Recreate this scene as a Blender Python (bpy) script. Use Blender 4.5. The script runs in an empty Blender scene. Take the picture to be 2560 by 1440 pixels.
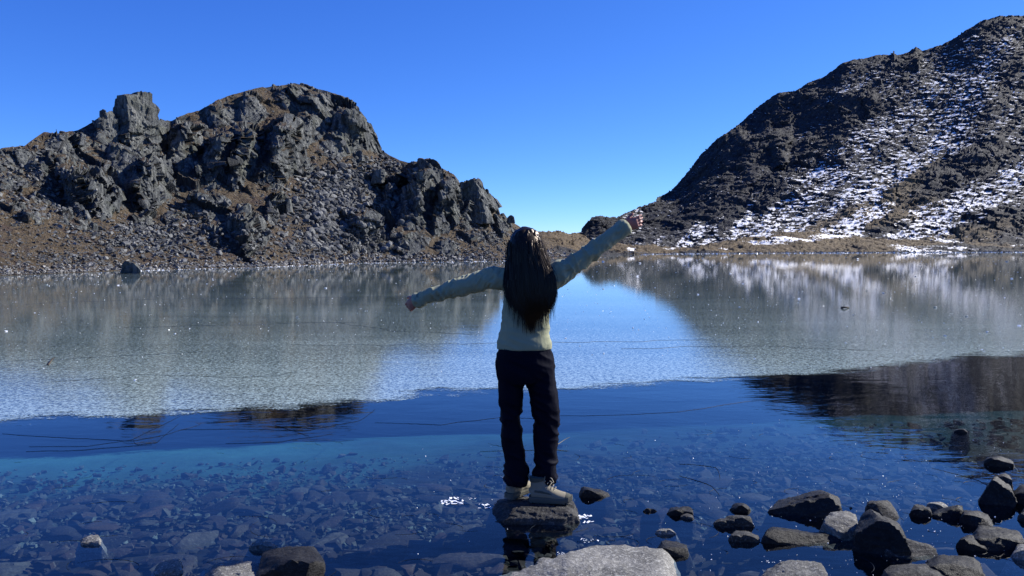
import bpy, bmesh, math, random
import numpy as np
from mathutils import Vector, Matrix
R = math.radians
SC = bpy.context.scene
COL = SC.collection
random.seed(7)
RNG = np.random.default_rng(7)

# ------------------------------------------------------------------ camera, sky, sun, exposure
CAM_H, FPX, PITCH = 1.65, 1934.0, R(3.02)
cam_d = bpy.data.cameras.new('camera')
cam_d.sensor_width = 36.0
cam_d.lens = 36.0 * FPX / 2560.0
cam_d.clip_start, cam_d.clip_end = 0.05, 12000
cam = bpy.data.objects.new('camera', cam_d)
cam.location = (0, 0, CAM_H)
cam.rotation_euler = (R(90) - PITCH, 0, 0)
COL.objects.link(cam)
SC.camera = cam

SUN_AZ, SUN_EL = R(66), R(35)          # azimuth clockwise from +Y (the viewing direction)
world = bpy.data.worlds.new('World')
SC.world = world
world.use_nodes = True
wn = world.node_tree
wn.nodes.clear()
sky = wn.nodes.new('ShaderNodeTexSky')
sky.sky_type = 'NISHITA'
sky.sun_disc = False
sky.sun_elevation = SUN_EL
sky.sun_rotation = SUN_AZ
sky.altitude = 4200
sky.air_density = 0.95
sky.dust_density = 0.0
sky.ozone_density = 5.0
sep = wn.nodes.new('ShaderNodeSeparateColor'); com = wn.nodes.new('ShaderNodeCombineColor')
wn.links.new(sky.outputs[0], sep.inputs[0])
for ch, (kk, gg) in enumerate(((0.62, 1.31), (0.655, 1.06), (0.90, 0.70))):      # deep high-altitude blue
    a_ = wn.nodes.new('ShaderNodeMath'); a_.operation = 'MULTIPLY'; a_.inputs[1].default_value = 0.15
    b_ = wn.nodes.new('ShaderNodeMath'); b_.operation = 'POWER'; b_.inputs[1].default_value = gg
    c_ = wn.nodes.new('ShaderNodeMath'); c_.operation = 'MULTIPLY'; c_.inputs[1].default_value = kk / 0.15
    wn.links.new(sep.outputs[ch], a_.inputs[0]); wn.links.new(a_.outputs[0], b_.inputs[0]); wn.links.new(b_.outputs[0], c_.inputs[0])
    wn.links.new(c_.outputs[0], com.inputs[ch])
bg = wn.nodes.new('ShaderNodeBackground')
bg.inputs['Strength'].default_value = 0.126
wo = wn.nodes.new('ShaderNodeOutputWorld')
wn.links.new(com.outputs[0], bg.inputs['Color'])
wn.links.new(bg.outputs[0], wo.inputs['Surface'])

sun_d = bpy.data.lights.new('sun', 'SUN')
sun_d.energy = 5.0
sun_d.angle = R(0.53)
sun_d.color = (1.0, 0.965, 0.90)
sun = bpy.data.objects.new('sun', sun_d)
SUN_DIR = Vector((math.sin(SUN_AZ) * math.cos(SUN_EL), math.cos(SUN_AZ) * math.cos(SUN_EL), math.sin(SUN_EL)))
sun.rotation_euler = SUN_DIR.to_track_quat('Z', 'Y').to_euler()
sun.location = (40, 60, 80)
COL.objects.link(sun)

SC.view_settings.view_transform = 'Standard'
SC.view_settings.look = 'None'
SC.view_settings.exposure = 0.75
SC.view_settings.gamma = 1.0
SC.view_settings.use_curve_mapping = False

# ------------------------------------------------------------------ numeric helpers
def pix(u, v, d):
    """world point seen at (u, v) of the 2560 px picture, d metres ahead along +Y"""
    a = (np.asarray(u, float) - 1280.0) / FPX
    b = (720.0 - np.asarray(v, float)) / FPX
    dy = math.cos(PITCH) + b * math.sin(PITCH)
    dz = -math.sin(PITCH) + b * math.cos(PITCH)
    return np.stack(np.broadcast_arrays(a / dy * d, d + 0 * a, CAM_H + dz / dy * d), -1)

def ground_d(v, z=0.0):
    b = (720.0 - np.asarray(v, float)) / FPX
    return (CAM_H - z) * (math.cos(PITCH) + b * math.sin(PITCH)) / (math.sin(PITCH) - b * math.cos(PITCH))

def hsh(i, j, k, s):
    i = i.astype(np.int64); j = j.astype(np.int64); k = k.astype(np.int64)
    h = (i * 374761393 + j * 668265263 + k * 2147483647 + s * 1274126177) & 0xffffffff
    h = ((h ^ (h >> 13)) * 1274126177) & 0xffffffff
    h = ((h ^ (h >> 16)) * 2246822519) & 0xffffffff
    return (h ^ (h >> 15)) & 0xffffffff

def rnd(h, n):
    h = (h * (n * 2 + 1) * 2654435761 + n * 97) & 0xffffffff
    h = ((h ^ (h >> 15)) * 2246822519) & 0xffffffff
    return ((h ^ (h >> 13)) & 0xffffff) / float(0xffffff)

def vnoise(P, s=0):
    F = np.floor(P); f = P - F; f = f * f * (3 - 2 * f)
    out = 0
    for a in (0, 1):
        for b in (0, 1):
            for c in (0, 1):
                w = (f[:, 0] if a else 1 - f[:, 0]) * (f[:, 1] if b else 1 - f[:, 1]) * (f[:, 2] if c else 1 - f[:, 2])
                out = out + w * rnd(hsh(F[:, 0] + a, F[:, 1] + b, F[:, 2] + c, s), 1)
    return out * 2 - 1

def fbm(P, octaves=4, s=0, gain=0.5):
    out = 0; a = 1.0
    for o in range(octaves):
        out = out + a * vnoise(P * (2.03 ** o) + 17.3 * o, s + o)
        a *= gain
    return out

def facets(P, cell, s=0, tilt=1.0, M=None, off=0.6):
    """blocky, plane-faced displacement in units of the cell; second result says how near a joint is"""
    Q = P if M is None else P @ M
    Q = Q / cell
    B = np.floor(Q - 0.5)
    best = np.full(len(Q), 1e9); sec = np.full(len(Q), 1e9); val = np.zeros(len(Q))
    for a in (0, 1):
        for b in (0, 1):
            for c in (0, 1):
                C = B + np.array([a, b, c])
                h = hsh(C[:, 0], C[:, 1], C[:, 2], s)
                f = C + 0.5 + 0.8 * (np.stack([rnd(h, 1), rnd(h, 2), rnd(h, 3)], -1) - 0.5)
                D = Q - f
                d = (D * D).sum(-1)
                g = np.stack([rnd(h, 4), rnd(h, 5), rnd(h, 6)], -1) * 2 - 1
                v = off * (rnd(h, 7) * 2 - 1) + tilt * (g * D).sum(-1)
                m = d < best
                sec = np.where(m, best, np.minimum(sec, d))
                val = np.where(m, v, val); best = np.where(m, d, best)
    return val * cell, np.sqrt(sec) - np.sqrt(best)

def sstep(a, b, x):
    t = np.clip((x - a) / (b - a), 0, 1)
    return t * t * (3 - 2 * t)

# ------------------------------------------------------------------ object helpers
def tag(o, label=None, cat=None, group=None, kind=None):
    if label: o['label'] = label
    if cat: o['category'] = cat
    if group: o['group'] = group
    if kind: o['kind'] = kind
    return o

def link(name, me, mat=None, parent=None, loc=None):
    o = bpy.data.objects.new(name, me)
    COL.objects.link(o)
    if mat is not None and me is not None and not me.materials: me.materials.append(mat)
    if parent: o.parent = parent
    if loc is not None: o.location = loc
    return o

def mesh_np(name, V, F, smooth=True, attrs=None):
    """F is an (n, k) array of one polygon size"""
    me = bpy.data.meshes.new(name)
    V = np.ascontiguousarray(V, np.float32); F = np.ascontiguousarray(F, np.int32)
    me.vertices.add(len(V)); me.vertices.foreach_set('co', V.ravel())
    me.loops.add(F.size); me.loops.foreach_set('vertex_index', F.ravel())
    k = F.shape[1]
    me.polygons.add(len(F))
    me.polygons.foreach_set('loop_start', np.arange(0, F.size, k, dtype=np.int32))
    me.polygons.foreach_set('loop_total', np.full(len(F), k, np.int32))
    me.polygons.foreach_set('use_smooth', np.full(len(F), smooth))
    for n, a in (attrs or {}).items():
        at = me.attributes.new(n, 'FLOAT', 'POINT')
        at.data.foreach_set('value', np.ascontiguousarray(a, np.float32))
    me.update(calc_edges=True)
    return me

def grid_faces(nr, nc):
    i = np.arange(nr - 1)[:, None] * nc + np.arange(nc - 1)[None, :]
    return np.stack([i, i + 1, i + nc + 1, i + nc], -1).reshape(-1, 4)

def empty(name, loc):
    o = bpy.data.objects.new(name, None)
    COL.objects.link(o); o.location = loc
    o.empty_display_size = 0.1
    return o

# ------------------------------------------------------------------ node helpers
class NT:
    def __init__(s, name):
        s.m = bpy.data.materials.new(name); s.m.use_nodes = True
        s.t = s.m.node_tree; s.t.nodes.clear()
        s.out = s.t.nodes.new('ShaderNodeOutputMaterial')
    def n(s, kind, **kw):
        x = s.t.nodes.new('ShaderNode' + kind)
        for k, v in kw.items():
            if k in x.inputs: s.set(x.inputs[k], v)
            else: setattr(x, k, v)
        return x
    def set(s, sock, v):
        if hasattr(v, 'is_output') or isinstance(v, bpy.types.NodeSocket): s.t.links.new(v, sock)
        else: sock.default_value = v
    def coord(s, scale=(1, 1, 1), rot=(0, 0, 0), which='Object'):
        c = s.n('TexCoord')
        m = s.n('Mapping')
        m.inputs['Scale'].default_value = scale; m.inputs['Rotation'].default_value = rot
        s.t.links.new(c.outputs[which], m.inputs['Vector'])
        return m.outputs[0]
    def world(s, scale=(1, 1, 1), rot=(0, 0, 0)):
        c = s.n('NewGeometry')
        m = s.n('Mapping')
        m.inputs['Scale'].default_value = scale; m.inputs['Rotation'].default_value = rot
        s.t.links.new(c.outputs['Position'], m.inputs['Vector'])
        return m.outputs[0]
    def noise(s, vec, scale, detail=4, rough=0.55, dist=0.0):
        x = s.n('TexNoise', Vector=vec, Scale=scale, Detail=detail, Roughness=rough, Distortion=dist)
        return x.outputs[0]
    def ramp(s, fac, stops, interp='LINEAR'):
        x = s.n('ValToRGB'); s.set(x.inputs[0], fac)
        cr = x.color_ramp; cr.interpolation = interp
        while len(cr.elements) < len(stops): cr.elements.new(0.5)
        for e, (p, c) in zip(cr.elements, stops):
            e.position = p
            e.color = (c, c, c, 1) if not hasattr(c, '__len__') else (*c, 1)
        return x.outputs[0]
    def math(s, op, a, b=0.0, c=None, clamp=False):
        x = s.n('Math'); x.operation = op; x.use_clamp = clamp
        s.set(x.inputs[0], a); s.set(x.inputs[1], b)
        if c is not None: s.set(x.inputs[2], c)
        return x.outputs[0]
    def mix(s, fac, a, b, mode='MIX'):
        x = s.n('Mix'); x.data_type = 'RGBA'; x.blend_type = mode
        s.set(x.inputs['Factor'], fac)
        for nme, v in (('A', a), ('B', b)):
            sock = [i for i in x.inputs if i.name == nme and i.type == 'RGBA'][0]
            s.set(sock, (*v, 1) if isinstance(v, tuple) and len(v) == 3 else v)
        return [o for o in x.outputs if o.type == 'RGBA'][0]
    def attr(s, name):
        x = s.n('Attribute'); x.attribute_name = name
        return x.outputs['Fac']
    def bump(s, h, strength=0.5, dist=0.05, normal=None):
        x = s.n('Bump', Height=h, Strength=strength, Distance=dist)
        if normal is not None: s.set(x.inputs['Normal'], normal)
        return x.outputs[0]
    def bsdf(s, **kw):
        x = s.n('BsdfPrincipled')
        for k, v in kw.items():
            s.set(x.inputs[k.replace('_', ' ')], (*v, 1) if isinstance(v, tuple) and len(v) == 3 else v)
        return x.outputs[0]
    def end(s, sh):
        s.t.links.new(sh, s.out.inputs['Surface']); return s.m

def rock_material(name, dark, pale, lichen, scale=1.0, rough=0.75, bump=0.6, speck=0.5):
    t = NT(name); co = t.coord()
    ri = t.n('ObjectInfo').outputs['Random']
    big = t.noise(co, 3.0 * scale, 5, 0.6, 0.4)
    fine = t.noise(co, 38 * scale, 5, 0.75)
    st = t.noise(t.coord(scale=(3, 3, 26), rot=(0.35, 0.2, 0)), 1.6 * scale, 5, 0.65, 0.6)
    c = t.mix(t.ramp(big, [(0.35, 0.0), (0.65, 1.0)]), dark, pale)
    c = t.mix(t.ramp(st, [(0.42, 0.0), (0.6, 0.75)]), c, t.mix(0.5, dark, c))
    sp = t.ramp(fine, [(0.52, 0.0), (0.62, 1.0)])
    c = t.mix(t.math('MULTIPLY', sp, speck), c, lichen)
    c = t.mix(t.ramp(t.noise(co, 75 * scale, 3, 0.6), [(0.36, 0.55), (0.42, 0.0)]), c, (0.02, 0.02, 0.022))
    v = t.math('MULTIPLY_ADD', ri, 0.5, 0.75)
    hv = t.n('HueSaturation', Color=c, Value=v).outputs[0]
    b = t.bump(t.math('ADD', t.math('MULTIPLY', st, 1.3), fine), bump, 0.012 / scale)
    return t.end(t.bsdf(Base_Color=hv, Roughness=rough, Normal=b, Specular_IOR_Level=0.15))

# ------------------------------------------------------------------ terrain materials
def hill_material():
    t = NT('hill_rock_and_dry_grass')
    w = t.world()
    rock = t.attr('rock'); joint = t.attr('joint')
    jr = (0.0, R(-25), 0.0)
    strat = t.noise(t.world(scale=(1.0, 0.7, 0.16), rot=jr), 1.3, 6, 0.7, 0.5)
    strat2 = t.noise(t.world(scale=(1.0, 0.8, 0.2), rot=jr), 5.0, 5, 0.75, 0.3)
    n1 = t.noise(w, 0.35, 5, 0.6)
    n2 = t.noise(w, 3.2, 6, 0.72)
    rc = t.ramp(strat, [(0.28, (0.028, 0.031, 0.033)), (0.43, (0.085, 0.092, 0.093)), (0.58, (0.19, 0.195, 0.182)), (0.76, (0.36, 0.355, 0.325))])
    rc = t.mix(t.ramp(strat2, [(0.40, 0.75), (0.55, 0.0)]), rc, (0.03, 0.032, 0.034))
    rc = t.mix(t.ramp(n1, [(0.52, 0.0), (0.68, 0.40)]), rc, (0.10, 0.105, 0.06))
    rc = t.mix(t.ramp(joint, [(0.0, 0.85), (0.07, 0.0)]), rc, (0.018, 0.019, 0.02))
    gc = t.ramp(n2, [(0.30, (0.024, 0.019, 0.013)), (0.48, (0.072, 0.052, 0.030)), (0.62, (0.130, 0.094, 0.055)), (0.76, (0.21, 0.165, 0.11))])
    gc = t.mix(t.ramp(t.noise(w, 0.55, 4, 0.6), [(0.55, 0.0), (0.62, 0.7)]), gc, (0.050, 0.032, 0.028))
    gc = t.mix(t.ramp(t.noise(w, 6.5, 3, 0.7), [(0.60, 0.0), (0.64, 0.85)]), gc, (0.20, 0.20, 0.19))
    nz = t.n('SeparateXYZ'); t.t.links.new(t.n('NewGeometry').outputs['Normal'], nz.inputs[0])
    ledge = t.math('MULTIPLY', t.math('SUBTRACT', nz.outputs[2], 0.66, clamp=True), 2.6)      # turf settles on ledges
    k = t.math('SUBTRACT', t.math('ADD', rock, t.math('MULTIPLY', t.math('SUBTRACT', n2, 0.5), 0.9)), ledge)
    k = t.ramp(k, [(0.44, 0.0), (0.54, 1.0)])
    c = t.mix(k, gc, rc)
    h = t.math('ADD', t.math('MULTIPLY', strat, 1.2), t.math('ADD', t.math('MULTIPLY', strat2, 0.8), t.math('MULTIPLY', n2, 0.5)))
    b = t.bump(h, 0.9, 0.45)
    return t.end(t.bsdf(Base_Color=c, Roughness=0.9, Normal=b, Specular_IOR_Level=0.25))

def mountain_material():
    t = NT('mountain_scree_and_snow')
    w = t.world()
    snow = t.attr('snow'); grass = t.attr('grass')
    n2 = t.noise(w, 0.55, 6, 0.75)
    rc = t.ramp(n2, [(0.34, (0.012, 0.012, 0.015)), (0.52, (0.030, 0.030, 0.033)), (0.68, (0.068, 0.066, 0.065))])
    gc = t.ramp(n2, [(0.32, (0.045, 0.033, 0.020)), (0.55, (0.13, 0.094, 0.052)), (0.75, (0.20, 0.155, 0.10))])
    c = t.mix(t.ramp(t.math('ADD', grass, t.math('MULTIPLY', t.math('SUBTRACT', n2, 0.5), 0.8)), [(0.42, 0.0), (0.6, 1.0)]), rc, gc)
    fl = t.noise(t.world(scale=(0.55, 0.55, 1.3), rot=(0, R(20), 0)), 0.62, 6, 0.75, 0.3)
    nz = t.n('SeparateXYZ'); t.t.links.new(t.n('NewGeometry').outputs['Normal'], nz.inputs[0])
    up = t.math('MULTIPLY', t.math('SUBTRACT', nz.outputs[2], 0.78), 1.0)
    k = t.math('ADD', t.math('ADD', t.math('MULTIPLY', snow, 0.36), fl), up)
    k = t.math('MULTIPLY', t.ramp(k, [(0.716, 0.0), (0.746, 1.0)]), t.ramp(snow, [(0.08, 0.0), (0.16, 1.0)]))
    c = t.mix(k, c, (0.86, 0.84, 0.80))
    b = t.bump(t.math('MULTIPLY', n2, t.math('SUBTRACT', 1.0, k)), 0.9, 1.1)
    return t.end(t.bsdf(Base_Color=c, Roughness=0.85, Normal=b, Specular_IOR_Level=0.25))

# ------------------------------------------------------------------ far slopes
def interp(tab, x):
    a = np.array(tab, float)
    return np.interp(x, a[:, 0], a[:, 1])

def normals_grid(G):
    du = np.gradient(G, axis=1); dv = np.gradient(G, axis=0)
    N = np.cross(du, dv)
    N /= np.linalg.norm(N, axis=-1, keepdims=True) + 1e-9
    return N

def close_sheet(G, attrs, back=1.0, back_n=8, foot=1.2):
    """adds a skirt under the water line in front and a falling back slope behind the ridge"""
    front = G[:1].copy(); front[..., 2] -= foot; front[..., 1] -= foot * 2
    rows = [front, G]
    last = G[-1:]
    h = np.maximum(last[..., 2:3], 1.0)
    for k in range(1, back_n + 1):
        q = k / back_n
        b = last.copy()
        dist = h * 1.6 * q * back
        ang = last[..., :1] / last[..., 1:2]
        b[..., 1:2] += dist; b[..., 0:1] += dist * ang
        b[..., 2:3] = last[..., 2:3] - (h + 2.0) * (q ** 1.15)
        rows.append(b)
    out = np.concatenate(rows, 0)
    at = {}
    for n, a in attrs.items():
        at[n] = np.concatenate([a[:1], a] + [a[-1:]] * back_n, 0).ravel()
    return out, at

SKY_L = [(-3400, 300), (-2200, 420), (-1300, 470), (-700, 450), (-400, 440), (-200, 400), (0, 372), (30, 366), (60, 364), (85, 346), (110, 330), (140, 334), (165, 330), (200, 322), (225, 308),
         (248, 294), (290, 292), (400, 303), (430, 303), (450, 291), (475, 281), (500, 275), (540, 250), (580, 237), (640, 221), (700, 213), (735, 206),
         (760, 213), (800, 226), (850, 239), (880, 254), (898, 266), (905, 285), (925, 312), (945, 350), (955, 374), (975, 388), (1000, 401),
         (1020, 407), (1040, 404), (1060, 400), (1078, 403), (1087, 414), (1120, 427), (1140, 441), (1150, 459), (1165, 455), (1190, 449),
         (1205, 470), (1225, 491), (1238, 514), (1245, 533), (1270, 548), (1290, 560), (1310, 573), (1340, 592), (1400, 612), (1500, 630)]
SHORE_L = [(-3400, 800), (-1800, 755), (-700, 716), (0, 690), (300, 677), (640, 668), (900, 657), (1250, 652), (1400, 645), (1500, 640)]
DEEP_L = [(-3400, 50), (-700, 56), (0, 66), (350, 88), (735, 108), (950, 112), (1060, 108), (1200, 116), (1350, 135), (1500, 185)]
# crags: centre u, centre v, half width, half height (px), lean, strength
CRAGS = [(225, 485, 78, 72, 0.10, 1.0), (120, 430, 60, 34, 0, 0.6), (60, 395, 50, 26, 0, 0.6), (110, 500, 50, 22, 0, 0.5), (160, 365, 60, 34, 0, 0.7),
         (265, 330, 24, 46, 0, 0.7), (350, 335, 66, 72, 0, 0.8), (380, 455, 60, 76, -0.15, 1.0), (330, 420, 60, 50, 0, 0.8), (460, 370, 50, 66, -0.2, 0.9),
         (545, 400, 42, 78, -0.22, 1.0), (612, 395, 36, 84, -0.2, 1.0), (700, 385, 58, 96, -0.22, 1.1), (630, 275, 46, 38, 0, 0.7), (560, 292, 44, 40, 0, 0.7),
         (735, 240, 48, 34, 0, 0.6), (800, 270, 60, 48, 0, 0.7), (770, 320, 44, 50, -0.2, 0.8), (880, 320, 62, 62, -0.3, 1.1), (840, 370, 50, 26, 0, 0.4),
         (615, 582, 48, 66, 0.25, 1.0), (525, 520, 52, 34, 0, 0.9), (690, 525, 26, 44, -0.3, 0.8), (365, 545, 28, 26, 0, 0.7), (160, 540, 24, 22, 0, 0.6),
         (1050, 495, 62, 96, -0.22, 1.1), (1120, 510, 46, 86, -0.25, 1.1), (985, 500, 30, 50, 0, 0.7), (1190, 505, 44, 62, -0.25, 1.0), (930, 575, 78, 58, -0.1, 1.0),
         (1010, 610, 60, 40, 0, 0.7), (1120, 622, 34, 26, 0, 0.7), (540, 590, 26, 30, 0.2, 0.7), (820, 560, 40, 34, 0, 0.5), (445, 300, 26, 22, 0, 0.5), (1205, 590, 60, 20, 0, 0.3),
         (40, 455, 46, 20, 0, 0.6), (95, 545, 34, 14, 0, 0.5), (205, 560, 30, 16, 0, 0.6), (30, 520, 30, 12, 0, 0.5), (300, 600, 26, 12, 0, 0.5), (-120, 470, 90, 60, 0, 0.9), (-330, 520, 90, 60, 0, 0.9), (430, 540, 30, 22, 0, 0.6), (905, 400, 22, 14, 0, 0.5), (945, 440, 26, 22, 0, 0.6), (1255, 560, 30, 20, 0, 0.4)]

def make_left_hill():
    us = np.concatenate([np.arange(-3400, -520, 9.0), np.arange(-520, 1498, 1.65)]); nt = 300
    ts = np.linspace(0, 1, nt) ** 0.93
    U, T = np.meshgrid(us, ts)
    top = interp(SKY_L, us); bot = interp(SHORE_L, us)
    kern = np.ones(61) / 61
    topS = np.convolve(np.pad(np.convolve(np.pad(top, 30, mode='edge'), kern, 'valid'), 30, mode='edge'), kern, 'valid')
    V = bot + (topS - bot) * T + (top - topS) * T ** 7
    r0 = ground_d(bot, 0.0); r1 = interp(DEEP_L, us)
    span = (r1 - r0)
    px_per = np.maximum(bot - top, 25)
    D = r0 + span * (0.25 * T + 0.75 * T ** 0.85)
    rock = np.zeros_like(D); bul = np.zeros_like(D)
    jit = fbm(np.stack([U.ravel() / 40, V.ravel() / 40, 0 * U.ravel()], -1), 3, 5).reshape(U.shape)
    jit2 = fbm(np.stack([U.ravel() / 30, V.ravel() / 30, 3 + 0 * U.ravel()], -1), 3, 9).reshape(U.shape)
    for (cu, cv, hw, hh, lean, stg) in CRAGS:
        y = (V - cv) / hh + jit2 * 0.16
        x = (U - cu + lean * (cv - V) * 1.0) / hw + jit * 0.18
        m = (np.abs(x) < 1.4) & (np.abs(y) < 1.4)
        if not m.any(): continue
        s = np.clip((1 - y) / 2, 0, 1)                       # 0 foot, 1 top
        ramp = np.where(s < 0.82, s / 0.82, np.clip((1 - s) / 0.18, 0, 1))
        xr = -0.35 + 0.25 * math.sin(cu * 1.7)
        cap = np.clip(np.minimum((x + 1) / (xr + 1) * 1.15, (1 - x) / (1 - xr) * 1.15), 0, 1)
        per = float(np.interp(cu, us, span / px_per)) * 2 * hh * 0.55
        b = stg * per * cap * ramp * m
        bul = np.maximum(bul, b)
        e = np.sqrt(x * x + y * y)
        rock = np.maximum(rock, np.clip((1.22 - e) * 2.4, 0, 1) * min(1.0, 0.55 + 0.5 * stg) * m)
    D = D - bul
    G = pix(U, V, 1.0)
    G = G - np.array([0, 0, CAM_H])
    G = G * D[..., None] + np.array([0, 0, CAM_H])
    # shoreline stays at the water
    N = normals_grid(G); N = N * np.where((N[..., 1:2]) > 0, -1, 1)
    P = G.reshape(-1, 3)
    lean = R(24)
    M = np.array([[math.cos(lean), 0, math.sin(lean)], [0, 1, 0], [-math.sin(lean), 0, math.cos(lean)]]).T @ np.diag([1.0, 0.8, 0.42])
    rk = rock.ravel()
    patch = fbm(P / 5.0, 3, 41)
    def zn(cu, cv, a, b): return np.exp(-((U.ravel() - cu) / a) ** 2 - ((V.ravel() - cv) / b) ** 2)
    grass = 1.1 * (zn(880, 410, 75, 34) + zn(560, 500, 40, 20) + zn(690, 470, 50, 14) + zn(60, 480, 90, 22) + zn(640, 232, 60, 9) + zn(770, 235, 50, 10) + zn(800, 470, 80, 40) + zn(830, 540, 60, 60) + zn(480, 300, 60, 12) + zn(300, 500, 40, 14) + zn(740, 345, 30, 12) + zn(20, 450, 50, 12))
    upper = sstep(0.36, 0.50, T).ravel() * sstep(1010, 960, U).ravel()
    rk = np.clip(np.maximum(rk, upper * (0.64 + 0.65 * patch - grass)), 0, 1)
    a1, j1 = facets(P + 0.4 * fbm(P / 3, 2, 3)[:, None], 3.6, 11, 0.95, M, 0.30)
    a2, j2 = facets(P, 1.5, 12, 1.0, M, 0.35)
    a3, j3 = facets(P, 0.55, 13, 0.9, M, 0.4)
    a4, j4 = facets(P, 0.7, 14, 1.0, None, 0.5)
    disp = rk * (0.34 * a1 + 0.26 * a2 + 0.22 * a3) + (1 - rk) * (0.22 * fbm(P / 4, 4, 30) + 0.12 * a4)
    edge = (sstep(0, 0.03, T) * (1 - 0.75 * sstep(0.97, 1.0, T))).ravel()
    disp *= edge
    side = np.array([0.55, -0.75, 0.1]) * 0.0
    G = G + (N.reshape(-1, 3) * disp[:, None]).reshape(G.shape)
    joint = np.minimum(np.minimum(j1 * 1.0, j2 * 0.8), 1)
    G2, at = close_sheet(G, {'rock': rk.reshape(U.shape), 'joint': joint.reshape(U.shape)})
    me = mesh_np('hill', G2.reshape(-1, 3), grid_faces(*G2.shape[:2]), False, at)
    try: me.set_sharp_from_angle(angle=R(38))
    except Exception: pass
    tag(link('hill', me, MAT['hill']), kind='structure')
    return us, ts, G, rk.reshape(U.shape)

SKY_R = [(1380, 640), (1440, 600), (1447, 582), (1452, 570), (1466, 556), (1480, 541), (1500, 537), (1540, 539), (1560, 532), (1600, 521), (1640, 501), (1680, 476), (1710, 442),
         (1740, 400), (1765, 375), (1790, 350), (1840, 318), (1870, 287), (1900, 262), (1940, 237), (1962, 232), (1990, 230), (2020, 207), (2060, 191),
         (2100, 162), (2130, 149), (2190, 134), (2226, 132), (2236, 122), (2244, 134), (2270, 126), (2291, 113), (2305, 127), (2360, 111), (2400, 86),
         (2450, 51), (2500, 36), (2560, 38), (2700, 52), (3000, 70), (3300, 120), (4200, 60), (5600, 150)]
BULK_R = [(1560, 470, 0, 0, 0, 0)]
CRAG_R = [(1495, 565, 45, 32, 0, 1.0), (1850, 420, 90, 120, 0.5, 0.9), (1960, 270, 60, 50, 0.6, 0.7), (1790, 470, 70, 90, 0.5, 0.9), (2130, 270, 60, 40, 0.7, 0.7),
          (2050, 380, 80, 40, 0.8, 0.6), (1950, 470, 90, 46, 0.8, 0.7), (2300, 470, 90, 50, 0.7, 0.8), (2440, 400, 90, 50, 0.8, 0.8), (2230, 560, 60, 30, 0.6, 0.6), (2480, 560, 90, 40, 0.6, 0.6),
          (2250, 180, 40, 40, 0.6, 0.5), (1680, 540, 60, 40, 0.4, 0.5)]
FORE_R = [(1380, 640), (1460, 622), (1500, 614), (1560, 611), (1640, 614), (1720, 621), (1800, 607), (1880, 596), (1960, 582), (2040, 578), (2110, 590), (2200, 598), (2300, 602), (2560, 600), (3200, 600)]

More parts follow.
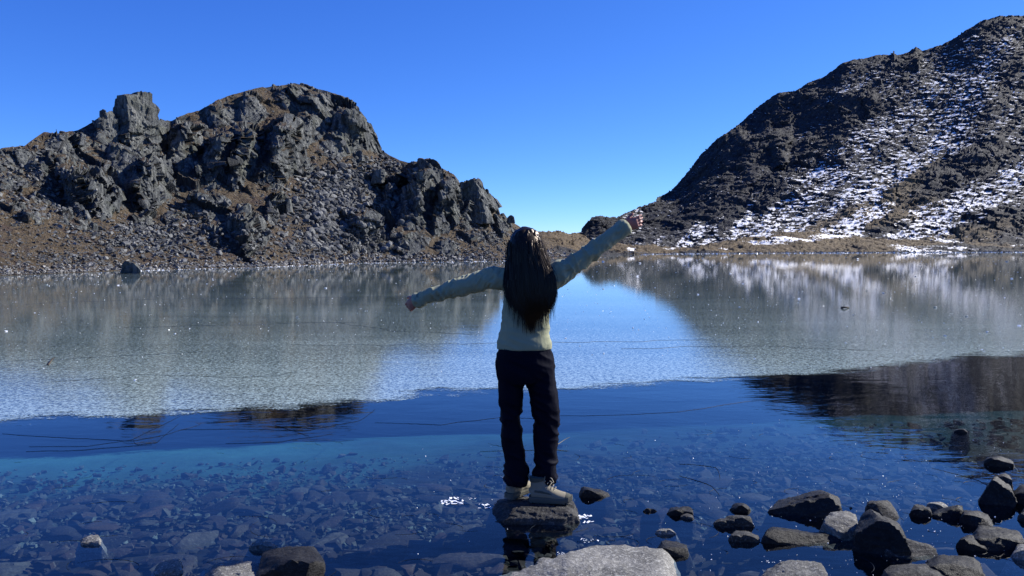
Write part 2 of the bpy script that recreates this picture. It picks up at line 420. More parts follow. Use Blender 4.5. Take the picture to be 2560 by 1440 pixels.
def make_right_mountain():
    us = np.concatenate([np.arange(1382, 3050, 1.75), np.arange(3050, 5600, 9.0)]); nt = 330
    ts = np.linspace(0, 1, nt)
    U, T = np.meshgrid(us, ts)
    top = interp(SKY_R, us); bot = np.full_like(us, 629.0)
    top = np.minimum(top, bot - 6)
    kern = np.ones(61) / 61
    topS = np.convolve(np.pad(np.convolve(np.pad(top, 30, mode='edge'), kern, 'valid'), 30, mode='edge'), kern, 'valid')
    V = bot + (topS - bot) * T + (top - topS) * T ** 22
    r0 = 290 + 0 * us
    r1 = interp([(1380, 330), (1500, 350), (1700, 470), (1900, 500), (2300, 510), (2560, 520), (3200, 560), (5600, 600)], us)
    D = r0 + (r1 - r0) * (0.35 * T + 0.65 * T ** 0.8)
    jit = fbm(np.stack([U.ravel() / 40, V.ravel() / 40, 0 * U.ravel()], -1), 3, 55).reshape(U.shape)
    bul = np.zeros_like(D); rock = np.zeros_like(D)
    for (cu, cv, hw, hh, lean, stg) in CRAG_R:
        x = (U - cu + lean * (V - cv)) / hw + jit * 0.3; y = (V - cv) / hh + jit * 0.25
        m = (np.abs(x) < 1.4) & (np.abs(y) < 1.4)
        s = np.clip((1 - y) / 2, 0, 1)
        ramp = np.where(s < 0.8, s / 0.8, np.clip((1 - s) / 0.2, 0, 1))
        cap = np.sqrt(np.clip(1 - x * x, 0, 1))
        bul = np.maximum(bul, stg * 0.10 * 2 * hh * 0.7 * cap * ramp * m)
        rock = np.maximum(rock, np.clip((1.2 - np.sqrt(x * x + y * y)) * 3, 0, 1) * m)
    D = D - bul
    G = (pix(U, V, 1.0) - np.array([0, 0, CAM_H])) * D[..., None] + np.array([0, 0, CAM_H])
    N = normals_grid(G); N = N * np.where((N[..., 1:2]) > 0, -1, 1)
    P = G.reshape(-1, 3)
    rk = rock.ravel()
    a1, j1 = facets(P, 15.0, 21, 0.6, np.diag([1, 1, 0.6]), 0.3)
    a2, j2 = facets(P, 5.0, 22, 0.8, np.diag([0.8, 1, 1.1]), 0.35)
    a3, j3 = facets(P, 2.0, 23, 1.0, np.diag([0.7, 1, 1.3]), 0.5)
    disp = (0.05 + 0.10 * rk) * a1 + (0.14 + 0.12 * rk) * a2 + 0.27 * a3 + 2.0 * fbm(P / 40, 3, 61)
    edge = (sstep(0, 0.03, T)).ravel() * (1 - 0.35 * sstep(0.95, 1.0, T).ravel())
    disp = disp * edge
    G = G + (N.reshape(-1, 3) * disp[:, None]).reshape(G.shape)
    # snow lies in gullies that run down to the left in the picture
    u = U.ravel(); v = V.ravel()
    ca, sa = math.cos(R(-47)), math.sin(R(-47))
    al = u * ca - v * -sa * -1; ac = 0
    along = u * math.cos(R(47)) - v * math.sin(R(47)); across = u * math.sin(R(47)) + v * math.cos(R(47))
    warp = 60 * fbm(np.stack([u / 260, v / 260, 0 * u + 7], -1), 3, 70)
    st = fbm(np.stack([along / 330, (across + warp) / 62, 0 * u], -1), 4, 71, 0.6)
    st2 = fbm(np.stack([along / 150, (across + warp) / 24, 0 * u + 5], -1), 3, 72, 0.6)
    snow = np.clip(0.44 + 0.42 * st + 0.45 * st2, 0.12, 0.8)
    def blob(cu, cv, a, b, ang, gain):
        c, s = math.cos(R(ang)), math.sin(R(ang))
        x = ((u - cu) * c - (v - cv) * s) / a; y = ((u - cu) * s + (v - cv) * c) / b
        return gain * np.exp(-(x * x + y * y))
    snow += blob(1960, 500, 240, 22, 42, 0.26) + blob(2235, 185, 60, 12, 62, 0.55) + blob(2080, 380, 180, 18, 47, 0.25) + blob(2440, 230, 160, 24, 50, 0.30)
    snow += blob(2190, 490, 90, 26, 48, 0.18) + blob(1850, 570, 140, 16, 35, 0.12) + blob(2480, 140, 150, 26, 50, 0.28) + blob(2330, 230, 140, 16, 50, 0.22) + blob(2380, 340, 170, 20, 47, 0.30) + blob(2540, 440, 50, 50, 45, 0.3) + blob(2110, 300, 120, 16, 47, 0.25)
    snow -= blob(1800, 400, 130, 60, 55, 0.7) + blob(1950, 290, 120, 30, 40, 0.3) + blob(1500, 565, 70, 40, 0, 1.0) + blob(2130, 290, 80, 26, 45, 0.5)
    snow -= blob(2330, 460, 130, 34, 35, 0.8) + blob(1650, 520, 80, 50, 30, 0.5) + blob(2460, 410, 110, 26, 40, 0.55) + blob(1950, 440, 110, 22, 40, 0.5)
    snow -= blob(2050, 560, 120, 22, 20, 0.6) + 0.35 * rk
    snow -= 0.5 * sstep(0.93, 1, T).ravel() + 0.7 * sstep(0.09, 0.03, T).ravel()
    grass = np.clip(0.15 + 0.3 * fbm(P / 30, 3, 80), 0, 1)
    grass += blob(2080, 575, 240, 26, 12, 0.9) + blob(2260, 440, 160, 26, 30, 0.4) + blob(2400, 590, 260, 30, 5, 0.45) + blob(2180, 520, 120, 30, 30, 0.4)
    G2, at = close_sheet(G, {'snow': np.clip(0.62 * np.tanh(np.clip(snow, 0, 2) / 0.62), 0.10 * (rk < 0.5), 0.64).reshape(U.shape), 'grass': np.clip(grass, 0, 1).reshape(U.shape)}, 0.8, 6, 6)
    me = mesh_np('mountain', G2.reshape(-1, 3), grid_faces(*G2.shape[:2]), False, at)
    try: me.set_sharp_from_angle(angle=R(35))
    except Exception: pass
    tag(link('mountain', me, MAT['mountain']), kind='structure')
    return us, ts, G

def make_low(name, tab, shore, r1, u0, u1, nt, amp, snowf, mat):
    us = np.concatenate([np.arange(u0, u1, 2.0), np.arange(u1, 5600, 10.0)]) if u1 > 3000 else np.arange(u0, u1, 2.0); ts = np.linspace(0, 1, nt)
    U, T = np.meshgrid(us, ts)
    bot = interp(shore, us); top = np.minimum(interp(tab, us), bot - 3)
    V = bot + (top - bot) * T
    r0 = ground_d(bot); rr = r0 + r1
    D = r0 + (rr - r0) * T ** 1.3
    G = (pix(U, V, 1.0) - np.array([0, 0, CAM_H])) * D[..., None] + np.array([0, 0, CAM_H])
    P = G.reshape(-1, 3)
    a3, _ = facets(P, 1.2, 33, 0.9, None, 0.5)
    a4, _ = facets(P, 3.2, 34, 0.7, None, 0.3)
    dz = (amp * fbm(P / 9, 4, 35) + 0.3 * a3 + 0.22 * a4 * amp) * sstep(0, 0.12, T).ravel()
    G[..., 2] += dz.reshape(U.shape)
    u, v = U.ravel(), V.ravel()
    sn, gr = snowf(u, v, T.ravel(), P)
    G2, at = close_sheet(G, {'snow': sn.reshape(U.shape), 'grass': gr.reshape(U.shape), 'rock': (1 - gr).reshape(U.shape) * 0.7, 'joint': np.ones(U.shape)}, 1.5, 4, 1.0)
    me = mesh_np(name, G2.reshape(-1, 3), grid_faces(*G2.shape[:2]), True, at)
    tag(link(name, me, mat), kind='structure')
    return us, ts, G

# ------------------------------------------------------------------ loose blocks
def hull_block(seed, n=11, flat=(1, 0.8, 0.6)):
    r = random.Random(seed)
    bm = bmesh.new()
    for i in range(n):
        p = Vector((r.uniform(-1, 1), r.uniform(-1, 1), r.uniform(-1, 1)))
        m = max(abs(p.x), abs(p.y), abs(p.z)); p /= m; p *= r.uniform(0.75, 1.0)
        bm.verts.new((p.x * flat[0], p.y * flat[1], p.z * flat[2]))
    res = bmesh.ops.convex_hull(bm, input=bm.verts)
    bmesh.ops.delete(bm, geom=[g for g in res.get('geom_interior', []) if isinstance(g, bmesh.types.BMVert)], context='VERTS')
    bmesh.ops.triangulate(bm, faces=bm.faces)
    bm.verts.ensure_lookup_table()
    V = np.array([v.co[:] for v in bm.verts]); F = np.array([[v.index for v in f.verts] for f in bm.faces])
    bm.verts.index_update()
    F = np.array([[v.index for v in f.verts] for f in bm.faces])
    bm.free()
    return V, F

def rand_rot(n, tilt=0.5):
    a = RNG.uniform(0, 2 * math.pi, n); b = RNG.normal(0, tilt, n); c = RNG.normal(0, tilt, n)
    ca, sa, cb, sb, cc, sc = np.cos(a), np.sin(a), np.cos(b), np.sin(b), np.cos(c), np.sin(c)
    Z = np.zeros((n, 3, 3)); Z[:, 0, 0] = ca; Z[:, 0, 1] = -sa; Z[:, 1, 0] = sa; Z[:, 1, 1] = ca; Z[:, 2, 2] = 1
    X = np.zeros((n, 3, 3)); X[:, 0, 0] = 1; X[:, 1, 1] = cb; X[:, 1, 2] = -sb; X[:, 2, 1] = sb; X[:, 2, 2] = cb
    Y = np.zeros((n, 3, 3)); Y[:, 1, 1] = 1; Y[:, 0, 0] = cc; Y[:, 0, 2] = sc; Y[:, 2, 0] = -sc; Y[:, 2, 2] = cc
    return X @ Y @ Z

BLOCKS = []
def blocks():
    if not BLOCKS:
        for i in range(10): BLOCKS.append(hull_block(100 + i, 12, (1, random.uniform(0.6, 0.9), random.uniform(0.35, 0.7))))
    return BLOCKS

def scatter_mesh(name, pos, size, mat, tilt=0.5, sink=0.25, kind='stuff'):
    n = len(pos); ids = RNG.integers(0, len(blocks()), n); rot = rand_rot(n, tilt); tint = RNG.random(n)
    VV, FF, TT = [], [], []; base = 0
    for k, (V, F) in enumerate(blocks()):
        m = np.where(ids == k)[0]
        if not len(m): continue
        P = np.einsum('vj,nji->nvi', V, rot[m]) * size[m][:, None, None] + (pos[m] + np.array([0, 0, 1]) * size[m][:, None] * sink)[:, None, :]
        VV.append(P.reshape(-1, 3))
        FF.append((F[None] + (np.arange(len(m)) * len(V))[:, None, None] + base).reshape(-1, 3))
        TT.append(np.repeat(tint[m], len(V)))
        base += len(m) * len(V)
    me = mesh_np(name, np.concatenate(VV), np.concatenate(FF), False, {'tint': np.concatenate(TT)})
    o = link(name, me, mat)
    return o

def on_grid(g, u, v, tabs):
    us, ts, G = g[:3]
    ci = np.clip(np.searchsorted(us, u), 1, len(us) - 1)
    top, bot = tabs
    T = (v - bot(u)) / (top(u) - bot(u))
    ri = np.clip(np.searchsorted(ts, T), 0, len(ts) - 1)
    return G[ri, ci]

def scree_material(name, lo, hi, alt, snow=False):
    t = NT(name); tint = t.attr('tint'); w = t.world()
    c = t.ramp(tint, [(0.0, lo), (0.55, hi), (0.85, alt), (1.0, lo)])
    n = t.noise(w, 4.0, 4, 0.7)
    c = t.mix(t.ramp(n, [(0.35, 0.6), (0.6, 0.0)]), c, (0.03, 0.03, 0.03))
    if snow:
        nz = t.n('SeparateXYZ'); t.t.links.new(t.n('NewGeometry').outputs['Normal'], nz.inputs[0])
        k = t.math('MULTIPLY', t.ramp(nz.outputs[2], [(0.78, 0.0), (0.86, 1.0)]), t.ramp(t.noise(w, 0.05, 3), [(0.47, 0.0), (0.55, 1.0)]))
        c = t.mix(k, c, (0.8, 0.82, 0.85))
    return t.end(t.bsdf(Base_Color=c, Roughness=0.85, Specular_IOR_Level=0.3, Normal=t.bump(n, 0.6, 0.1)))

# ------------------------------------------------------------------ rounded and split boulders
ICO = {}
def ico(n):
    if n not in ICO:
        bm = bmesh.new(); bmesh.ops.create_icosphere(bm, subdivisions=n, radius=1.0)
        ICO[n] = (np.array([v.co[:] for v in bm.verts]), np.array([[v.index for v in f.verts] for f in bm.faces])); bm.free()
    return ICO[n]

def rock_shape(seed, sub=4, cuts=9, planes=None, dims=(1, 1, 1), rough=0.03, tight=(0.45, 0.85), rz=0.0, tilt=(0, 0)):
    """unit stone cut by planes, then stretched so that its box is exactly dims (metres)"""
    r = random.Random(seed)
    V, F = ico(sub); V = V.copy() * 1.15
    pl = []
    for p in (planes or []): pl.append((Vector(p[:3]).normalized(), p[3]))
    for i in range(cuts):
        n = Vector((r.gauss(0, 1), r.gauss(0, 1), r.gauss(0, 1) * 0.9)).normalized()
        pl.append((n, r.uniform(*tight)))
    for _ in range(2):
        for n, d in pl:
            nn = np.array(n[:]); k = V @ nn - d
            V = V - np.where(k > 0, k, 0)[:, None] * nn[None]
    V = V + (rough * fbm(V * 2.2 + seed, 4, seed % 97))[:, None] * V
    a, j = facets(V + seed, 0.42, seed % 91, 0.7, np.diag([1, 1, 1.6]), 0.4)
    V = V * (1 + 0.30 * rough * a[:, None] / 0.42)
    V = V + (0.012 * fbm(V * 9 + seed, 3, 5))[:, None] * V
    E = Matrix.Rotation(rz, 3, 'Z') @ Matrix.Rotation(tilt[0], 3, 'X') @ Matrix.Rotation(tilt[1], 3, 'Y')
    V = V * np.array(dims) * 0.5
    V = V @ np.array(E).T
    return V, F

def fit(V, w, h, d=None):
    lo, hi = V.min(0), V.max(0); c = (lo + hi) / 2; s = hi - lo
    k = np.array([w / s[0], (d / s[1]) if d else w / s[0], h / s[2]])
    V = (V - c) * k
    V[:, 2] -= V[:, 2].min()
    return V

def add_rock(px, seed, label, mat='rock_grey', depth=0.8, sub=4, cuts=9, planes=None, rz=0.0, tilt=(0, 0), sunk=0.35, name='rock', rough=0.035, tight=(0.45, 0.85), group='rocks standing out of the shallows', zb=0.0):
    """px = (u0, u1, v_top, v_base): where its outline stands; base at the water"""
    u0, u1, vt, vb = px
    d0 = float(ground_d(vb, zb))
    w = abs(float(pix(u1, vb, d0)[0] - pix(u0, vb, d0)[0]))
    dd = w * depth
    dc = d0 + dd * 0.42
    w = abs(float(pix(u1, vb, dc)[0] - pix(u0, vb, dc)[0]))
    top = max(float(pix((u0 + u1) / 2, vt, dc + dd * 0.1)[2]), 0.02) - zb
    V, F = rock_shape(seed, sub, cuts, planes, (1, depth, 0.8), rough, tight, rz, tilt)
    lo = sunk * max(top, 0.5 * w * 0.6)
    V = fit(V, w * 1.03, top + lo, dd)
    V[:, 2] -= lo
    x = float(pix((u0 + u1) / 2, vb, dc)[0])
    me = mesh_np(name, V, F, True)
    try: me.set_sharp_from_angle(angle=R(34))
    except Exception: pass
    o = link(name, me, MAT[mat], loc=(x, dc, zb))
    tag(o, label, 'rock', group)
    return o

# ------------------------------------------------------------------ materials
MAT = {}
MAT['hill'] = hill_material()
MAT['mountain'] = mountain_material()
MAT['rock_grey'] = rock_material('grey_rock', (0.018, 0.0175, 0.0175), (0.062, 0.06, 0.057), (0.18, 0.175, 0.16), 1.6, 0.7, 1.0, 0.45)
MAT['rock_dark'] = rock_material('dark_rock', (0.007, 0.0068, 0.0068), (0.024, 0.0225, 0.021), (0.075, 0.072, 0.066), 1.6, 0.55, 0.9, 0.30)
MAT['rock_pale'] = rock_material('pale_rock', (0.09, 0.088, 0.08), (0.24, 0.232, 0.21), (0.40, 0.39, 0.36), 1.4, 0.7, 1.0, 0.7)
MAT['scree'] = scree_material('scree_grey', (0.05, 0.052, 0.055), (0.12, 0.122, 0.12), (0.22, 0.22, 0.21))
MAT['scree_shore'] = scree_material('scree_shore', (0.06, 0.06, 0.06), (0.19, 0.185, 0.175), (0.34, 0.33, 0.31))
MAT['scree_far'] = scree_material('scree_far', (0.012, 0.011, 0.012), (0.035, 0.032, 0.031), (0.08, 0.07, 0.063), True)

def bed_stone_material(name, cols):
    t = NT(name); co = t.coord(); ri = t.n('ObjectInfo').outputs['Random']
    ti = t.attr('tint')
    f = t.math('FRACT', t.math('ADD', ri, ti))
    c = t.ramp(f, [(i / (len(cols) - 1), c) for i, c in enumerate(cols)])
    n = t.noise(co, 9, 5, 0.7)
    c = t.mix(t.ramp(n, [(0.38, 0.7), (0.6, 0.0)]), c, (0.02, 0.018, 0.016))
    c = t.mix(t.ramp(t.noise(co, 30, 4, 0.7), [(0.58, 0.0), (0.64, 0.5)]), c, (0.14, 0.135, 0.12))
    return t.end(t.bsdf(Base_Color=c, Roughness=0.9, Normal=t.bump(n, 0.5, 0.02), Specular_IOR_Level=0.1))
MAT['bed_stone'] = bed_stone_material('wet_lakebed_stone', [(0.026, 0.022, 0.020), (0.052, 0.036, 0.028), (0.08, 0.06, 0.048), (0.034, 0.029, 0.030), (0.07, 0.042, 0.032), (0.026, 0.023, 0.024), (0.12, 0.10, 0.08)])

MAT['bed_gravel'] = bed_stone_material('lakebed_gravel', [(0.04, 0.04, 0.036), (0.08, 0.09, 0.075), (0.14, 0.155, 0.13), (0.055, 0.05, 0.046), (0.11, 0.10, 0.08), (0.045, 0.042, 0.042), (0.20, 0.21, 0.18)])

def bed_material():
    t = NT('lakebed_silt_water_teal'); w = t.world()
    n = t.noise(w, 7, 6, 0.7)
    c = t.ramp(n, [(0.35, (0.008, 0.007, 0.007)), (0.55, (0.022, 0.019, 0.016)), (0.7, (0.045, 0.037, 0.03))])
    sep = t.n('SeparateXYZ'); t.t.links.new(w, sep.inputs[0])
    # silt where the bottom falls away, the water's teal glow painted into its colour
    k = t.ramp(t.math('ADD', t.math('MULTIPLY', sep.outputs[2], -1.0), t.math('MULTIPLY', t.math('SUBTRACT', t.noise(w, 0.9, 4), 0.5), 0.14)), [(0.225, 0.0), (0.33, 1.0)])
    xs = t.math('ADD', t.math('MULTIPLY', sep.outputs[0], 0.16), t.math('MULTIPLY', t.math('SUBTRACT', t.noise(w, 0.5, 4), 0.5), 1.1))
    k = t.math('MULTIPLY', k, t.ramp(t.math('ADD', xs, 0.5), [(0.12, 1.0), (0.62, 0.12)]))
    c = t.mix(k, c, t.mix(t.noise(w, 3, 4), (0.05, 0.12, 0.12), (0.09, 0.19, 0.18)))
    return t.end(t.bsdf(Base_Color=c, Roughness=0.95, Normal=t.bump(n, 0.6, 0.03), Specular_IOR_Level=0.1))
MAT['bed'] = bed_material()

def water_material():
    t = NT('clear_water_under_thin_ice')
    w = t.world(scale=(0.5, 1.0, 1.0), rot=(0, 0, R(8)))
    n = t.noise(w, 2.2, 3, 0.55, 0.6)
    n2 = t.noise(t.world(scale=(0.35, 1, 1), rot=(0, 0, R(-14))), 9.0, 3, 0.6, 1.0)
    vo = t.n('TexVoronoi', Vector=t.world(scale=(0.35, 0.6, 1), rot=(0, 0, R(20))), Scale=1.3)
    vo.feature = 'DISTANCE_TO_EDGE'
    cr = t.ramp(vo.outputs[0], [(0.0, 1.0), (0.012, 0.0)])
    h = t.math('ADD', t.math('ADD', n, t.math('MULTIPLY', n2, 0.22)), t.math('MULTIPLY', cr, 0.02))
    b = t.bump(h, 0.035, 0.10)
    dt = t.n('VectorMath'); dt.operation = 'DOT_PRODUCT'
    t.set(dt.inputs[0], t.n('NewGeometry').outputs['Incoming']); t.set(dt.inputs[1], b)
    om = t.math('SUBTRACT', 1.0, t.math('ABSOLUTE', dt.outputs['Value']), clamp=True)
    fr = t.math('MULTIPLY_ADD', t.math('POWER', om, 5.0), 0.976, 0.024, clamp=True)
    gl = t.n('BsdfGlossy', Roughness=0.03, Normal=b); gl.inputs['Color'].default_value = (1, 1, 1, 1)
    tr = t.n('BsdfTransparent'); tr.inputs['Color'].default_value = (0.72, 0.80, 0.84, 1)
    mx = t.n('MixShader'); t.set(mx.inputs[0], fr); t.set(mx.inputs[1], tr.outputs[0]); t.set(mx.inputs[2], gl.outputs[0])
    va = t.n('VolumeAbsorption', Density=0.5); va.inputs['Color'].default_value = (0.30, 0.80, 0.90, 1)
    t.t.links.new(va.outputs[0], t.out.inputs['Volume'])
    return t.end(mx.outputs[0])
MAT['water'] = water_material()

def ice_material():
    t = NT('frosted_lake_ice')
    w = t.world()
    near = t.attr('near')                    # 1 at the ragged front edge, 0 far out
    wide = t.noise(t.world(scale=(0.08, 0.35, 1)), 1.0, 5, 0.6)
    streak = t.noise(t.world(scale=(0.10, 1.0, 1), rot=(0, 0, R(4))), 2.6, 5, 0.7, 0.5)
    grain = t.noise(t.world(scale=(0.7, 1, 1)), 60, 3, 0.8)
    grain2 = t.noise(w, 20, 4, 0.75)
    vor = t.n('TexVoronoi', Vector=w, Scale=38.0); vor.feature = 'F1'
    cover = t.math('ADD', t.math('MULTIPLY', near, 0.42), 0.13)
    cover = t.math('ADD', cover, t.math('MULTIPLY', t.math('SUBTRACT', wide, 0.5), 0.55))
    cover = t.math('ADD', cover, t.math('MULTIPLY', t.math('SUBTRACT', streak, 0.5), 0.30))
    g = t.math('ADD', t.math('MULTIPLY', grain, 0.55), t.math('MULTIPLY', grain2, 0.45))
    k = t.math('ADD', t.math('MULTIPLY', t.math('SUBTRACT', g, 0.5), 6.5), cover, clamp=True)
    c = t.mix(k, (0.022, 0.034, 0.034), (0.42, 0.54, 0.54))
    rough = t.math('MULTIPLY_ADD', near, 0.03, 0.018)
    hgt = t.math('ADD', t.math('MULTIPLY', g, 0.5), t.math('MULTIPLY', streak, 1.6))
    bs = t.math('MULTIPLY_ADD', near, 0.07, 0.018)
    bn = t.n('Bump', Height=hgt, Strength=bs, Distance=0.02)
    # the front margin thins out in ragged tongues of clear ice
    fr = t.attr('fringe')
    rag = t.noise(t.world(scale=(0.35, 1.0, 1.0)), 2.2, 6, 0.7, 0.4)
    solid = t.ramp(t.math('ADD', fr, t.math('MULTIPLY', t.math('SUBTRACT', t.math('ADD', t.math('MULTIPLY', rag, 0.6), t.math('MULTIPLY', grain, 0.4)), 0.5), 2.6)), [(0.12, 0.0), (0.30, 1.0)])
    sh = t.bsdf(Base_Color=c, Roughness=rough, IOR=1.5, Normal=bn.outputs[0])
    tp = t.n('BsdfTransparent')
    mx = t.n('MixShader'); t.set(mx.inputs[0], solid); t.set(mx.inputs[1], tp.outputs[0]); t.set(mx.inputs[2], sh)
    return t.end(mx.outputs[0])
MAT['ice'] = ice_material()

def simple(name, col, rough=0.5, **kw):
    t = NT(name)
    return t.end(t.bsdf(Base_Color=col, Roughness=rough, **kw))
MAT['ice_white'] = simple('bright_white_ice', (0.86, 0.89, 0.92), 0.3)
MAT['ice_line'] = simple('clear_ice_bead', (0.006, 0.012, 0.025), 0.5, Specular_IOR_Level=0.05)
MAT['twig'] = simple('dead_twig', (0.05, 0.035, 0.02), 0.8)
MAT['grass_blade'] = simple('pale_grass_stem', (0.25, 0.22, 0.14), 0.7)

# ------------------------------------------------------------------ ground sheet, lake bed, water, ice
def bed_z(x, y):
    """bottom of the shallows: stony shelf, then it falls away under the ice"""
    y = np.asarray(y, float); x = np.asarray(x, float)
    e = y + x * -0.14
    z = np.interp(e, [-400, -40, -6, 0.0, 2.2, 3.2, 4.4, 5.6, 6.6, 8.0, 10, 14, 30, 60], [14, 3, 0.9, 0.25, 0.04, -0.12, -0.17, -0.21, -0.26, -0.36, -0.70, -2.2, -3.2, -4.0])
    return z

def make_bed():
    ys = np.concatenate([[-3000, -800, -200, -80, -40, -20, -12], np.linspace(-8, 14, 160), [18, 24, 34, 60, 120, 300, 900, 3000]])
    xs = np.concatenate([[-3000, -900, -300, -120, -60, -35, -22], np.linspace(-14, 14, 190), [22, 35, 60, 120, 300, 900, 3000]])
    X, Y = np.meshgrid(xs, ys)
    Z = bed_z(X, Y)
    P = np.stack([X.ravel(), Y.ravel(), 0 * X.ravel()], -1)
    damp = np.clip(1 - np.maximum(np.abs(X), np.abs(Y)) / 20, 0, 1)
    Z = Z + (0.035 * fbm(P * 1.4, 4, 90)).reshape(X.shape) * damp
    me = mesh_np('ground', np.stack([X, Y, Z], -1).reshape(-1, 3), grid_faces(*X.shape), True)
    tag(link('ground', me, MAT['bed']), kind='structure')
make_bed()

EDGE = [(-6000, 1120), (-900, 1105), (-300, 1080), (0, 1062), (250, 1050), (480, 1036), (700, 1022), (900, 1004), (1100, 990), (1300, 984), (1500, 974), (1700, 964), (1860, 950), (1980, 944),
        (2100, 936), (2200, 925), (2300, 912), (2380, 903), (2460, 898), (2560, 893), (2900, 872), (3600, 830), (9000, 700)]
def make_ice():
    us = np.concatenate([np.arange(-6000, -400, 150), np.arange(-400, 3000, 4.0), np.arange(3000, 9000, 150)])
    ev = interp(EDGE, us)
    P = np.stack([us / 60, 0 * us, 0 * us], -1)
    ev = ev + 3.5 * fbm(P, 5, 200, 0.6) + 5.0 * fbm(P / 4, 2, 201) * sstep(1500, 900, us)
    d_edge = ground_d(ev, 0.0)
    fr = np.concatenate([[0, 0.004], np.linspace(0.012, 0.2, 14), np.geomspace(0.25, 60, 30)])
    ang = (us - 1280) / FPX
    rows = []
    for f in fr:
        d = d_edge + d_edge * f
        z = 0.006 + 0 * d
        if f == 0: z = z - 0.005
        rows.append(np.stack([pix(us, 720, 1.0)[:, 0] * d, d, z], -1))
    G = np.stack(rows)
    nr = []
    for f in fr: nr.append(np.full(len(us), math.exp(-f * 1.35)))
    fg = np.stack([np.full(len(us), min(f / 0.13, 1.0)) for f in fr])
    me = mesh_np('ice', G.reshape(-1, 3), grid_faces(*G.shape[:2]), False, {'near': np.stack(nr).ravel(), 'fringe': fg.ravel()})
    tag(link('ice', me, MAT['ice']), kind='structure')
make_ice()
X0, X1, Y0, Y1, ZB = -1500, 1500, -60, 290, -7
V = np.array([[X0, Y0, 0], [X1, Y0, 0], [X1, Y1, 0], [X0, Y1, 0], [X0, Y0, ZB], [X1, Y0, ZB], [X1, Y1, ZB], [X0, Y1, ZB]], float)
F = np.array([[0, 1, 2, 3], [7, 6, 5, 4], [4, 5, 1, 0], [5, 6, 2, 1], [6, 7, 3, 2], [7, 4, 0, 3]])
tag(link('water', mesh_np('water', V, F, False), MAT['water']), kind='structure')

# ------------------------------------------------------------------ hills
hillL = make_left_hill()
mtnR = make_right_mountain()
def fore_snow(u, v, T, P):
    def bl(cu, cv, a, b, g): return g * np.exp(-((u - cu) / a) ** 2 - ((v - cv) / b) ** 2)
    sn = bl(1990, 602, 42, 5, 1.0) + bl(2080, 590, 40, 5, 0.9) + bl(1900, 607, 36, 2.5, 0.7) + bl(1690, 625, 26, 2, 0.7) + bl(1800, 625, 22, 2, 0.7) + bl(1580, 628, 9, 4, 0.8)
    sn += sstep(2180, 2300, u) * (0.02 + 0.5 * fbm(P / 14, 3, 301))
    gr = np.clip(1.25 - 0.75 * sstep(2150, 2350, u) + 0.5 * fbm(P / 12, 3, 302) - 0.9 * np.exp(-T * 9), 0, 1)
    return np.clip(sn, 0, 1.3), gr
SHORE_R = [(1380, 642), (1500, 637), (1700, 634), (2000, 632), (2560, 630), (3300, 628)]
foreR = make_low('foreshore', FORE_R, SHORE_R, 55, 1384, 3040, 90, 0.9, fore_snow, MAT['mountain'])
LOWMID = [(1240, 640), (1290, 610), (1320, 592), (1346, 581), (1370, 578), (1400, 579), (1430, 587), (1445, 589), (1470, 598), (1495, 610), (1540, 622), (1600, 634)]
SHORE_M = [(1240, 650), (1400, 643), (1500, 638), (1620, 636)]
def mid_snow(u, v, T, P):
    return 0 * u, np.clip(0.9 + 0.5 * fbm(P / 8, 3, 303) - 0.9 * np.exp(-T * 7), 0, 1)
midH = make_low('low_hill', LOWMID, SHORE_M, 60, 1250, 1610, 90, 0.7, mid_snow, MAT['mountain'])

# tower block and other crags that stand out of the hill, each cut on its own
MAT['crag'] = MAT['hill']
def crag(px, d, label, seed, planes, depth=1.0, cuts=5, sub=6, rough=0.05, tight=(0.7, 0.95)):
    u0, u1, vt, vb = px
    a = pix(u0, vb, d); b = pix(u1, vb, d); t = pix((u0 + u1) / 2, vt, d)
    w = b[0] - a[0]; h = t[2] - a[2]
    V, F = rock_shape(seed, sub, cuts, planes, (1, depth, h / w), rough, tight)
    V = fit(V, w, h, w * depth)
    c = np.array([(a[0] + b[0]) / 2, d, a[2]])
    P = V + c
    lean = R(24)
    M = np.array([[math.cos(lean), 0, math.sin(lean)], [0, 1, 0], [-math.sin(lean), 0, math.cos(lean)]]).T @ np.diag([1.0, 0.8, 0.42])
    a2, j2 = facets(P, 1.6, 12, 0.9, M, 0.3)
    V = V * (1 + 0.10 * a2[:, None] / w)
    me = mesh_np('crag', V, F, True, {'rock': np.ones(len(V)), 'joint': np.minimum(j2, 1)})
    try: me.set_sharp_from_angle(angle=R(32))
    except Exception: pass
    o = link('crag', me, MAT['crag'], loc=c)
    tag(o, label, 'crag', 'crags rising from the rocky hill')
    return o
